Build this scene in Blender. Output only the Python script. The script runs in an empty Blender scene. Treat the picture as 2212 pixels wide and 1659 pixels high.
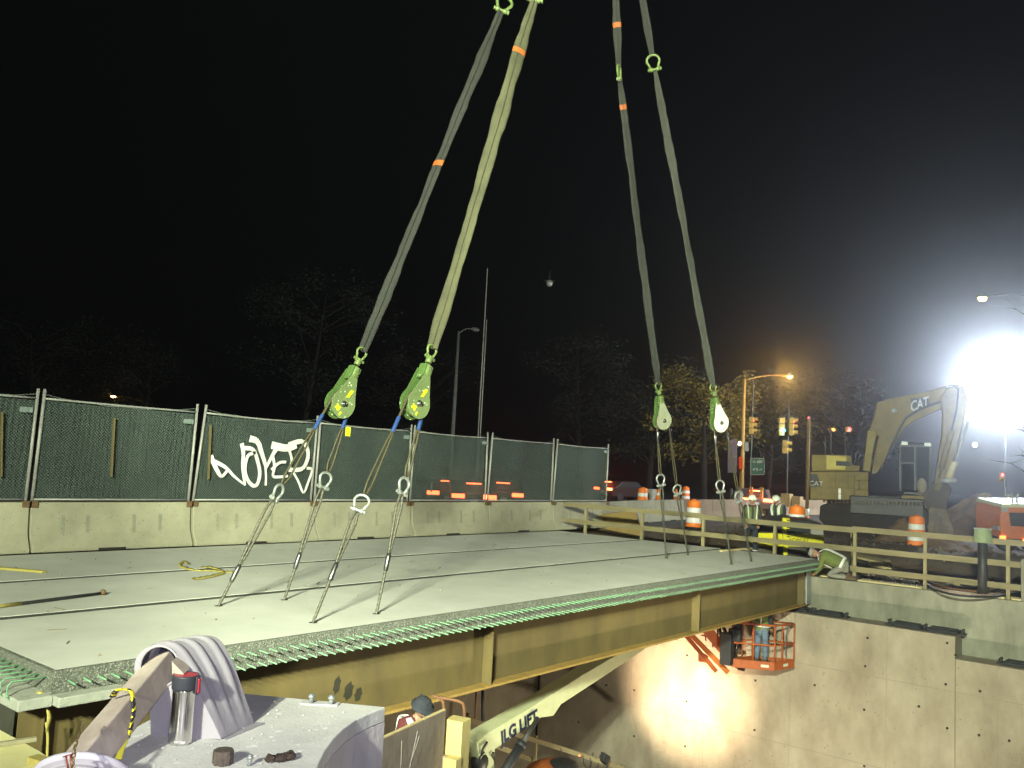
import bpy, bmesh, math, random
from mathutils import Vector as V, Matrix
R = math.radians
random.seed(7)
scene = bpy.context.scene
COL = scene.collection

# ------------------------------------------------------------------ camera
FR = V((0.77471759, 0.62533258, 0.09365798))
RT = V((0.62336197, -0.78015976, 0.0526365))
UP = V((-0.10598351, -0.0176044, 0.99421204))
FPX, EYE = 1863.3, 2.1          # focal length in pixels of a 2212 wide frame, eye height over the deck
EYEP = V((0, 0, EYE))
cam = bpy.data.cameras.new('camera')
cam.sensor_width = 36
cam.lens = FPX / 2212 * 36
cam.clip_end = 1000
cam.clip_start = 0.05
camo = bpy.data.objects.new('camera', cam)
COL.objects.link(camo)
m = Matrix.Identity(4)
for i in range(3):
    m[i][0], m[i][1], m[i][2] = RT[i], UP[i], -FR[i]
m.translation = EYEP
camo.matrix_world = m
scene.camera = camo

# ------------------------------------------------------------------ world, exposure
w = bpy.data.worlds.new('World')
scene.world = w
w.use_nodes = True
nt = w.node_tree
bg = nt.nodes['Background']
sk = nt.nodes.new('ShaderNodeTexSky')
sk.sky_type = 'NISHITA'
sk.sun_disc = False
sk.sun_elevation = R(-7)
sk.sun_rotation = R(200)
nt.links.new(sk.outputs[0], bg.inputs[0])
bg.inputs[1].default_value = 0.04
vs = scene.view_settings
vs.view_transform = 'Standard'
vs.look = 'None'
vs.gamma = 1
vs.exposure = 0
cy = scene.cycles
cy.use_denoising = True
cy.max_bounces = 6
cy.diffuse_bounces = 3
cy.glossy_bounces = 3
cy.transmission_bounces = 3
cy.transparent_max_bounces = 12
cy.volume_bounces = 0
cy.caustics_reflective = False
cy.caustics_refractive = False
cy.sample_clamp_indirect = 6

def spot(name, loc, target, watts, col, deg, blend=0.5, radius=0.1):
    l = bpy.data.lights.new(name, 'SPOT')
    l.energy = watts; l.color = col; l.spot_size = R(deg); l.spot_blend = blend; l.shadow_soft_size = radius
    o = bpy.data.objects.new(name, l)
    COL.objects.link(o)
    o.location = loc
    o.rotation_euler = (V(target) - V(loc)).to_track_quat('-Z', 'Y').to_euler()
    return o

def point(name, loc, watts, col, radius=0.1):
    l = bpy.data.lights.new(name, 'POINT')
    l.energy = watts; l.color = col; l.shadow_soft_size = radius
    o = bpy.data.objects.new(name, l)
    COL.objects.link(o)
    o.location = loc
    return o

# the light tower standing behind the photographer: metal halide heads on one mast, each aimed its own way
TC = (0.92, 1.0, 0.70)
def aim(az, el): return (-10 + 30 * math.cos(R(az)), -3 + 30 * math.sin(R(az)), 7 + 30 * math.tan(R(el)))
for (dx, dy, dz), (az, el), k in (((0, 0, 0), (41, -2), .37), ((1.1, -.8, 0), (41, -2), .37), ((0.5, -0.35, 0.4), (26, -1), .39), ((-.5, .35, 0.3), (26, -1), .39), ((0.1, -.1, 0.5), (10, 0), .38), ((.3, -.2, .5), (33, 14), .08)):
    spot('tower_lamp', (-10 + dx, -3 + dy, 7 + dz), aim(az, el), 62000 * k, TC, 50, 0.35, 0.26)
spot('tower_lamp', (-10.3, -2.8, 6.8), (1.5, 2.4, 1.2), 9500, (1, 1, .86), 28, 0.8, 0.14)  # extra low head added as fill for the foreground block and pipe
# the flash of the camera
point('camera_flash', (0.03, -0.04, 2.22), 260, (0.86, 0.84, 1.0), 0.045)
# pit work lamp aimed at the far abutment, plus an added unseen fill light
spot('pit_lamp_beam', (19.2, 11.9, -4.55), (23.3, 11.75, -4.05), 5200, (1.0, 0.76, 0.48), 64, 1.0, 0.08)
spot('pit_lamp_spill', (19.2, 11.9, -4.55), (23.3, 9.6, -3.6), 480, (1.0, 0.62, 0.36), 110, 0.6, 0.08)
point('pit_fill_light', (14.5, 5.5, -7.0), 2300, (1.0, 0.88, 0.62), 0.15)

# ------------------------------------------------------------------ pixel -> world helpers (2212 x 1659 grid of the photograph)
def ray(u, v):
    return RT * (u - 1106) + UP * (829.5 - v) + FR * FPX

def at(u, v, x=None, y=None, z=None, d=None):
    r = ray(u, v)
    if x is not None: t = x / r.x
    elif y is not None: t = y / r.y
    elif z is not None: t = (z - EYE) / r.z
    else: t = d / FPX
    return EYEP + r * t

def on_plane(u, v, p, n):
    r = ray(u, v)
    t = (V(p) - EYEP).dot(n) / r.dot(n)
    return EYEP + r * t

# ------------------------------------------------------------------ materials
MATS = {}
def mat(name, col, rough=0.8, metal=0.0, col2=None, scale=6.0, amount=0.5, bump=0.0, bscale=None, emit=None, estr=0.0,
        streak=False, spec=0.4, alpha=None, speck=None, tex='Object', coat=0.0):
    if name in MATS: return MATS[name]
    mt = bpy.data.materials.new(name)
    mt.use_nodes = True
    n, l = mt.node_tree.nodes, mt.node_tree.links
    b = n['Principled BSDF']
    c4 = (*col, 1)
    b.inputs['Base Color'].default_value = c4
    b.inputs['Roughness'].default_value = rough
    b.inputs['Metallic'].default_value = metal
    b.inputs['Specular IOR Level'].default_value = spec
    b.inputs['Coat Weight'].default_value = coat
    if emit:
        b.inputs['Emission Color'].default_value = (*emit, 1)
        b.inputs['Emission Strength'].default_value = estr
    tc = n.new('ShaderNodeTexCoord')
    src = tc.outputs[tex]
    if streak:
        mp = n.new('ShaderNodeMapping')
        mp.inputs['Scale'].default_value = streak if isinstance(streak, tuple) else (1, 1, 0.15)
        l.new(src, mp.inputs[0]); src = mp.outputs[0]
    last = None
    if col2 is None and not emit:
        col2 = tuple(c * 0.72 for c in col)
    if col2 is not None:
        nz = n.new('ShaderNodeTexNoise')
        nz.inputs['Scale'].default_value = scale
        nz.inputs['Detail'].default_value = 7
        nz.inputs['Roughness'].default_value = 0.65
        l.new(src, nz.inputs['Vector'])
        rmp = n.new('ShaderNodeValToRGB')
        rmp.color_ramp.elements[0].position = 0.5 - 0.22 * (0.4 + amount)
        rmp.color_ramp.elements[1].position = 0.5 + 0.22
        rmp.color_ramp.elements[0].color = (*col2, 1)
        rmp.color_ramp.elements[1].color = c4
        l.new(nz.outputs['Fac'], rmp.inputs[0])
        last = rmp.outputs[0]
        # a second, larger scale of unevenness
        nz2 = n.new('ShaderNodeTexNoise')
        nz2.inputs['Scale'].default_value = scale * 0.17
        nz2.inputs['Detail'].default_value = 4
        l.new(tc.outputs[tex], nz2.inputs['Vector'])
        r2 = n.new('ShaderNodeMapRange')
        r2.inputs['From Min'].default_value = 0.3; r2.inputs['From Max'].default_value = 0.7
        r2.inputs['To Min'].default_value = 1 - 0.22 * amount; r2.inputs['To Max'].default_value = 1 + 0.1 * amount
        l.new(nz2.outputs['Fac'], r2.inputs[0])
        mx = n.new('ShaderNodeVectorMath'); mx.operation = 'SCALE'
        l.new(last, mx.inputs[0]); l.new(r2.outputs[0], mx.inputs['Scale'])
        last = mx.outputs[0]
    if speck:
        vz = n.new('ShaderNodeTexVoronoi')
        vz.inputs['Scale'].default_value = speck[0]
        l.new(tc.outputs[tex], vz.inputs['Vector'])
        mr = n.new('ShaderNodeMix'); mr.data_type = 'RGBA'
        mr.inputs[7].default_value = (*speck[1], 1)
        sep = n.new('ShaderNodeSeparateColor')
        l.new(vz.outputs['Color'], sep.inputs[0])
        gt = n.new('ShaderNodeMath'); gt.operation = 'GREATER_THAN'; gt.inputs[1].default_value = speck[2]
        l.new(sep.outputs[0], gt.inputs[0])
        l.new(gt.outputs[0], mr.inputs[0])
        if last is not None: l.new(last, mr.inputs[6])
        else: mr.inputs[6].default_value = c4
        last = mr.outputs[2]
    if last is not None:
        l.new(last, b.inputs['Base Color'])
    if bump:
        bn = n.new('ShaderNodeTexNoise')
        bn.inputs['Scale'].default_value = bscale or scale * 4
        bn.inputs['Detail'].default_value = 6
        l.new(tc.outputs[tex], bn.inputs['Vector'])
        bp = n.new('ShaderNodeBump')
        bp.inputs['Strength'].default_value = min(1, bump)
        bp.inputs['Distance'].default_value = 0.02
        l.new(bn.outputs['Fac'], bp.inputs['Height'])
        l.new(bp.outputs[0], b.inputs['Normal'])
    if alpha is not None:
        b.inputs['Alpha'].default_value = alpha
    MATS[name] = mt
    return mt

def glow(name, col, s):
    if name in MATS: return MATS[name]
    mt = bpy.data.materials.new(name)
    mt.use_nodes = True
    n, l = mt.node_tree.nodes, mt.node_tree.links
    n.remove(n['Principled BSDF'])
    e = n.new('ShaderNodeEmission')
    e.inputs[0].default_value = (*col, 1); e.inputs[1].default_value = s
    l.new(e.outputs[0], n['Material Output'].inputs[0])
    MATS[name] = mt
    return mt

# ------------------------------------------------------------------ mesh builder
class MB:
    def __init__(s):
        s.v = []; s.f = []; s.mi = []; s.cur = 0; s.smooth = []
    def add(s, vs, fs, smooth=False):
        o = len(s.v)
        s.v += [V(p) for p in vs]
        for f in fs:
            s.f.append([i + o for i in f]); s.mi.append(s.cur); s.smooth.append(smooth)
        return s
    def box(s, c, size, ax=None):
        c = V(c); hx, hy, hz = (k / 2 for k in size)
        ax = ax or (V((1, 0, 0)), V((0, 1, 0)), V((0, 0, 1)))
        P = [c + ax[0] * (i * hx) + ax[1] * (j * hy) + ax[2] * (k * hz) for i in (-1, 1) for j in (-1, 1) for k in (-1, 1)]
        return s.add(P, [(0, 1, 3, 2), (4, 6, 7, 5), (0, 4, 5, 1), (2, 3, 7, 6), (0, 2, 6, 4), (1, 5, 7, 3)])
    def b(s, x0, x1, y0, y1, z0, z1):
        return s.box(((x0 + x1) / 2, (y0 + y1) / 2, (z0 + z1) / 2), (x1 - x0, y1 - y0, z1 - z0))
    def beam(s, p, q, w, h, up=(0, 0, 1)):
        p, q = V(p), V(q); d = (q - p); L = d.length; d.normalize()
        side = d.cross(V(up))
        if side.length < 1e-4: side = d.cross(V((1, 0, 0)))
        side.normalize(); u = side.cross(d).normalized()
        return s.box((p + q) / 2, (L, w, h), (d, side, u))
    def tube(s, pts, r, n=8, closed=False, cap=True, flat=None):
        pts = [V(p) for p in pts]; N = len(pts)
        rs = r if isinstance(r, (list, tuple)) else [r] * N
        t0 = (pts[1] - pts[0]).normalized()
        u = t0.cross(V((0, 0, 1)))
        if u.length < 0.05: u = t0.cross(V((0, 1, 0)))
        u.normalize(); o = len(s.v)
        for i, p in enumerate(pts):
            a = pts[i - 1] if (i or closed) else p
            c = pts[(i + 1) % N] if (i < N - 1 or closed) else p
            t = (c - a).normalized()
            u = (u - t * u.dot(t)).normalized(); w = t.cross(u)
            for k in range(n):
                an = 2 * math.pi * k / n
                if flat: s.v.append(p + u * (math.cos(an) * rs[i]) + w * (math.sin(an) * rs[i] * flat))
                else: s.v.append(p + (u * math.cos(an) + w * math.sin(an)) * rs[i])
        for i in range(N if closed else N - 1):
            j = (i + 1) % N
            for k in range(n):
                k2 = (k + 1) % n
                s.f.append([o + i * n + k, o + i * n + k2, o + j * n + k2, o + j * n + k]); s.mi.append(s.cur); s.smooth.append(n > 4)
        if cap and not closed:
            s.f.append([o + k for k in range(n)][::-1]); s.mi.append(s.cur); s.smooth.append(False)
            s.f.append([o + (N - 1) * n + k for k in range(n)]); s.mi.append(s.cur); s.smooth.append(False)
        return s
    def cyl(s, p, q, r, n=16): return s.tube([p, q], r, n)
    def lathe(s, prof, o=(0, 0, 0), ax=(0, 0, 1), n=24, cap=True):
        ax = V(ax).normalized(); u = ax.cross(V((0, 1, 0)))
        if u.length < 0.1: u = ax.cross(V((1, 0, 0)))
        u.normalize(); w = ax.cross(u); b0 = len(s.v); o = V(o)
        for r, z in prof:
            for k in range(n):
                an = 2 * math.pi * k / n
                s.v.append(o + ax * z + (u * math.cos(an) + w * math.sin(an)) * r)
        for i in range(len(prof) - 1):
            for k in range(n):
                k2 = (k + 1) % n
                s.f.append([b0 + i * n + k, b0 + i * n + k2, b0 + (i + 1) * n + k2, b0 + (i + 1) * n + k]); s.mi.append(s.cur); s.smooth.append(True)
        if cap:
            for i, rev in ((0, True), (len(prof) - 1, False)):
                if prof[i][0] > 1e-4:
                    ff = [b0 + i * n + k for k in range(n)]
                    s.f.append(ff[::-1] if rev else ff); s.mi.append(s.cur); s.smooth.append(False)
        return s
    def prism(s, pts, vec):
        pts = [V(p) for p in pts]; vec = V(vec); n = len(pts)
        P = pts + [p + vec for p in pts]
        F = [list(range(n))[::-1], [n + i for i in range(n)]] + [[i, (i + 1) % n, n + (i + 1) % n, n + i] for i in range(n)]
        return s.add(P, F)
    def ball(s, c, r, n=12, m=8, sc=(1, 1, 1)):
        c = V(c); P = []; F = []
        for i in range(m + 1):
            th = math.pi * i / m
            for k in range(n):
                a = 2 * math.pi * k / n
                P.append(c + V((math.sin(th) * math.cos(a) * r * sc[0], math.sin(th) * math.sin(a) * r * sc[1], math.cos(th) * r * sc[2])))
        for i in range(m):
            for k in range(n):
                k2 = (k + 1) % n
                F.append((i * n + k, (i + 1) * n + k, (i + 1) * n + k2, i * n + k2))
        return s.add(P, F, True)

ORG = {}
def obj(name, mb, mt, parent=None, bev=0.0, solid=None, sub=0):
    me = bpy.data.meshes.new(name)
    org = ORG.get(parent.name, V((0, 0, 0))) if parent else V((0, 0, 0))
    me.from_pydata([tuple(p - org) for p in mb.v], [], mb.f)
    mts = mt if isinstance(mt, (list, tuple)) else [mt]
    for q in mts: me.materials.append(q)
    for p, i, sm in zip(me.polygons, mb.mi, mb.smooth):
        p.material_index = i; p.use_smooth = sm
    bm = bmesh.new(); bm.from_mesh(me)
    bmesh.ops.remove_doubles(bm, verts=bm.verts, dist=1e-5)
    bmesh.ops.recalc_face_normals(bm, faces=bm.faces)
    bm.to_mesh(me); bm.free()
    o = bpy.data.objects.new(name, me)
    COL.objects.link(o)
    if parent: o.parent = parent
    ORG[o.name] = org
    if bev:
        md = o.modifiers.new('bevel', 'BEVEL'); md.width = bev; md.segments = 2; md.limit_method = 'ANGLE'; md.angle_limit = R(40)
    if sub:
        md = o.modifiers.new('sub', 'SUBSURF'); md.levels = sub; md.render_levels = sub
    return o

def thing(name, label, cat, loc=(0, 0, 0), group=None):
    o = bpy.data.objects.new(name, None)
    COL.objects.link(o)
    o.location = loc
    o.empty_display_size = 0.2
    o['label'] = label; o['category'] = cat
    if group: o['group'] = group
    ORG[o.name] = V(loc)
    return o

def tag(o, label, cat, group=None):
    o['label'] = label; o['category'] = cat
    if group: o['group'] = group
    return o

def kind(o, k):
    o['kind'] = k
    return o

def copy_tree(o, parent=None):
    c = o.copy(); COL.objects.link(c)
    if parent is not None: c.parent = parent
    for ch in list(o.children): copy_tree(ch, c)
    return c

def text_mesh(s, size, depth=0.004, bold=0.0):
    cu = bpy.data.curves.new('lettering', 'FONT')
    cu.body = s; cu.size = size; cu.extrude = depth; cu.offset = bold; cu.align_x = 'CENTER'; cu.align_y = 'CENTER'
    t = bpy.data.objects.new('lettering', cu); COL.objects.link(t)
    dg = bpy.context.evaluated_depsgraph_get()
    me = bpy.data.meshes.new_from_object(t.evaluated_get(dg))
    bpy.data.objects.remove(t)
    return me

def text(name, s, size, mt, origin, xax, yax, parent, bold=0.0, sx=1.0):
    me = text_mesh(s, size, 0.003, bold)
    xax = V(xax).normalized(); yax = V(yax).normalized(); zax = xax.cross(yax).normalized()
    org = ORG[parent.name]
    for vv in me.vertices:
        c = vv.co
        vv.co = V(origin) + xax * c.x * sx + yax * c.y + zax * c.z - org
    me.materials.clear(); me.materials.append(mt)
    o = bpy.data.objects.new(name, me); COL.objects.link(o); o.parent = parent
    ORG[o.name] = org
    return o
# ------------------------------------------------------------------ materials in use
m_deck = mat('deck_concrete', (.70, .70, .65), .85, col2=(.56, .57, .53), scale=1.1, amount=.6, bump=.25, bscale=60)
m_agg = mat('exposed_aggregate', (.16, .17, .145), .95, col2=(.07, .075, .065), scale=38, amount=1.0, bump=1.0, bscale=45, speck=(110, (.27, .285, .245), .82))
m_key = mat('dark_keyway', (.10, .105, .09), .95, col2=(.04, .04, .035), scale=30)
m_ledge = mat('ledge_concrete', (.42, .43, .37), .9, col2=(.30, .31, .28), scale=9, bump=.4)
m_rebar = mat('green_epoxy_bar', (.19, .38, .22), .5, col2=(.13, .27, .155), scale=30)
m_web = mat('weathering_steel', (.16, .12, .042), .8, col2=(.085, .066, .03), scale=1.9, amount=.7, bump=.2, streak=(1, 1, .35))
m_flange = mat('rust_flange', (.36, .235, .06), .75, col2=(.24, .155, .045), scale=6, bump=.2)
m_galv = mat('galvanised_plate', (.42, .46, .46), .5, metal=.6, col2=(.34, .37, .38), scale=12)
m_barrier = mat('barrier_concrete', (.43, .41, .30), .9, col2=(.30, .285, .205), scale=1.7, amount=.8, bump=.35, bscale=50, speck=(60, (.16, .15, .1), .993))
m_barrier2 = mat('brown_barrier_concrete', (.30, .23, .15), .9, col2=(.2, .15, .1), scale=1.8, amount=.9, bump=.3)
m_slot = mat('slot_grey', (.31, .31, .235), .95, col2=(.22, .22, .17), scale=20)
m_wall = mat('pit_wall_concrete', (.35, .315, .25), .9, col2=(.21, .18, .135), scale=1.5, amount=.5, bump=.3, bscale=30, streak=(1, 1, .55), speck=(30, (.2, .16, .11), .9965))
m_back = mat('backwall_concrete', (.31, .31, .25), .9, col2=(.15, .15, .115), scale=1.9, amount=.5, bump=.3, bscale=30, streak=(1, 1, .4))
m_hole = mat('tie_hole', (.03, .025, .02), .95)
m_seam = mat('form_seam', (.24, .205, .155), .95)
m_lumber = mat('pine_lumber', (.25, .215, .12), .8, col2=(.155, .13, .07), scale=5, bump=.25, streak=(.3, .12, 1))
m_lumber2 = mat('pine_lumber_post', (.31, .27, .15), .8, col2=(.2, .17, .09), scale=6, bump=.25, streak=(1, 1, .15))
m_fresh = mat('fresh_board', (.72, .62, .36), .75, col2=(.6, .47, .22), scale=5, bump=.2)
m_steel = mat('galvanised_steel', (.40, .40, .38), .5, metal=.15, col2=(.28, .28, .27), scale=14)
m_rusty = mat('rusty_bracket', (.17, .11, .05), .85, col2=(.12, .07, .035), scale=20)
m_black = mat('black_rubber', (.025, .028, .035), .6, col2=(.015, .017, .02), scale=12)
m_dirt = mat('dirt', (.115, .085, .055), .97, col2=(.05, .036, .024), scale=1.6, amount=1.2, bump=1.0, bscale=9)
m_asph = mat('asphalt', (.06, .06, .058), .95, col2=(.04, .04, .04), scale=3, bump=.5, bscale=60)
m_orange = mat('lift_orange_paint', (.40, .095, .018), .6, col2=(.26, .06, .012), scale=6)
m_cream = mat('lift_cream_paint', (.50, .52, .33), .5, col2=(.40, .42, .26), scale=3)
m_catyel = mat('machine_yellow', (.22, .16, .028), .6, col2=(.12, .085, .02), scale=3, amount=.8)
m_yel = mat('bright_yellow_paint', (.72, .66, .02), .5, col2=(.55, .5, .02), scale=5)
m_dark = mat('dark_steel', (.05, .05, .052), .5, metal=.3, col2=(.03, .03, .03), scale=9)
m_brown = mat('brown_steel_bar', (.20, .09, .04), .7, col2=(.1, .05, .03), scale=10)
m_white = mat('reflective_white', (.9, .9, .93), .4)
m_drum = mat('drum_orange', (.9, .22, .02), .5, col2=(.8, .19, .02), scale=3)

# ------------------------------------------------------------------ ground
def noise2(x, y):
    from mathutils import noise
    return noise.noise(V((x, y, 3.1)))
def gz(x, y):
    from mathutils import noise
    t = max(0.0, min(1.0, (x - 25.2) / 4.0))
    base = -0.56 + 0.66 * t * t * (3 - 2 * t)
    n = noise.fractal(V((x * .45, y * .45, 1.3)), 1.0, 2.0, 5) * (0.03 + .14 * t)
    tr = 0.0
    if 1.5 < y < 9: tr = -0.65 * math.exp(-((x - 27.2 - (y - 5) * .25) / 1.0) ** 2) * min(1, (9 - y) / 1.5, (y - 1.5) / 1.5)
    far = max(0.0, min(1.0, (x - 45) / 15))
    sp = max(0.0, min(1.0, (y - 14.5) / 3.0))
    z = base + n + tr
    z = z * (1 - far) + 0.02 * far
    return z * (1 - sp) + (-0.03) * sp
g = MB()
xs = [24.44 + (i * .16 if i < 60 else 9.6 + (i - 60) * .5 if i < 120 else 39.6 + (i - 120) * 6) for i in range(160)]
ys = [17.2 - j * .22 if j < 90 else 17.2 - 19.8 - (j - 90) * 3 for j in range(130)]
for x in xs:
    for y in ys: g.v.append(V((x, y, gz(x, y))))
NY = len(ys)
for i in range(len(xs) - 1):
    for j in range(NY - 1):
        g.f.append([i * NY + j, (i + 1) * NY + j, (i + 1) * NY + j + 1, i * NY + j + 1]); g.mi.append(0); g.smooth.append(True)
kind(obj('ground', g, m_dirt), 'structure')
kind(obj('road', MB().b(-60, 400, 17.9, 420, -.3, -.035), m_asph), 'structure')
kind(obj('pit_floor', MB().b(2.0, 24.0, -60, 17.0, -8.4, -8.0), m_dirt), 'structure')
kind(obj('near_ground', MB().b(-60, 0.9, -120, 17.6, -1.2, -.9), m_dirt), 'structure')

# gravel strip behind the wall: thousands of small stones, one mesh
gr = MB()
rnd = random.Random(3)
for i in range(5200):
    x = 24.5 + abs(rnd.gauss(0, .95)); y = rnd.uniform(-2, 8.3)
    if x > 27: continue
    z = gz(x, y) + .01; s = rnd.uniform(.012, .034)
    c = V((x, y, z)); a = rnd.uniform(0, 6.28)
    P = [c + V((math.cos(a + k * 2.09), math.sin(a + k * 2.09), 0)) * s * rnd.uniform(.7, 1.3) for k in range(3)] + [c + V((0, 0, s * rnd.uniform(.7, 1.4)))]
    gr.cur = rnd.randrange(2)
    gr.add(P, [(0, 1, 3), (1, 2, 3), (2, 0, 3)])
kind(obj('gravel', gr, [mat('gravel_pale', (.5, .45, .36), .9), mat('gravel_brown', (.25, .2, .15), .9)]), 'stuff')

# ------------------------------------------------------------------ far abutment
ab = thing('bridge_abutment', 'long concrete abutment wall with bearing shelf on the far side of the pit', 'abutment', (23.8, 5, -8))
o = obj('wall', MB().b(23.3, 24.06, 4.75, 17, -8, -1.43).b(23.3, 24.06, -30, 4.746, -8, -1.95), m_wall, ab, bev=.015)
obj('backwall', MB().b(24.064, 24.44, -30, 17.2, -8, -.5), m_back, ab, bev=.012)
hl = MB()
for (u, v) in [(1874, 1378), (2046, 1389), (2064, 1415), (2043, 1478), (1869, 1439), (2117, 1493), (2046, 1573), (1867, 1533), (1985, 1526), (2115, 1588), (1867, 1655), (1632, 1470), (1630, 1577), (1484, 1416), (1483, 1515), (1480, 1612), (1370, 1491), (1370, 1590), (2180, 1600), (1760, 1480), (1310, 1480), (1250, 1560)]:
    p = at(u, v, x=23.3)
    obj('form_tie_hole', MB().lathe([(.0, 0), (.03, 0), (.03, .012)], (23.288, p.y, p.z), (1, 0, 0), 10), m_hole, ab)
for z in (-2.722, -4.895): obj('form_seam', MB().b(23.296, 23.31, -20, 17, z - .005, z + .005), m_seam, ab)
for y in (3.85, 6.3, 8.74, 11.2, 13.6): obj('form_seam', MB().b(23.2965, 23.31, y, y + .007, -8, -1.95 if y < 4.7 else -1.5), m_seam, ab)
rw = thing('retaining_wall', 'long side wall of the pit in the shade under the fenced barrier', 'retaining wall', (13, 17.2, -8))
obj('wall', MB().b(2.0, 23.29, 17.06, 17.4, -8, -.32), m_wall, rw)

# nailer boards on top of the backwall
for i, (y0, y1) in enumerate(((7.55, 8.3), (5.72, 7.3), (3.85, 5.5), (1.5, 3.7))):
    tag(obj('nailer_board', MB().box((24.28, (y0 + y1) / 2, -.475), (.2, y1 - y0, .04)), m_fresh, bev=.004),
        ['short pale board lying on the concrete wall beside the crouching worker', 'pale board on the wall between the fifth and sixth railing posts',
         'pale board on the wall between the sixth railing post and the green capped pile', 'pale board on the wall right of the green capped pile'][i], 'board', 'pale boards nailed along the top of the abutment wall')

# bearings
def bearing():
    t = thing('bridge_bearing', '', 'bearing', (0, 0, 0), 'black elastomeric bearings on the abutment shelf')
    b = MB().box((0, 0, .05), (.42, .7, .07)).box((0, 0, .10), (.34, .6, .03))
    obj('pad', b, m_black, t, bev=.012)
    for sy in (-.42, .42):
        p = MB()
        p.cyl((-.08, sy, .0), (-.08, sy, .14), .03, 8).cyl((.1, sy, 0), (.1, sy, .14), .03, 8)
        p.box((0, sy, .02), (.3, .14, .035))
        obj('anchor_plate', p, m_dark, t)
    return t
b0 = bearing()
for i, (u, v, z, lb) in enumerate([(1738, 1314, -1.43, 'black bridge bearing directly under the far end of the steel girder'), (1806, 1326, -1.43, 'black bearing just right of the girder end on the shelf'),
                     (1969, 1351, -1.43, 'black bearing on the middle of the shelf, left of a neighbouring one'), (2044, 1364, -1.43, 'black bearing nearest the stepped end of the upper shelf'),
                     (2206, 1441, -1.95, 'black bearing on the lower shelf at the right edge')]):
    t = b0 if i == 0 else copy_tree(b0)
    p = at(u, v, z=z)
    t.location = (23.68, p.y, z + .002); t['label'] = lb

# ------------------------------------------------------------------ near abutment under the left end of the bridge
na = thing('near_abutment', 'shadowed concrete abutment under the near left end of the bridge deck', 'abutment', (2.6, 10, -8))
obj('wall', MB().b(2.0, 4.1, 9.3, 17, -8, -1.42), m_wall, na, bev=.015)
obj('backwall', MB().b(1.4, 1.996, 6, 17.4, -8, -.55), m_back, na, bev=.015)

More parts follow.
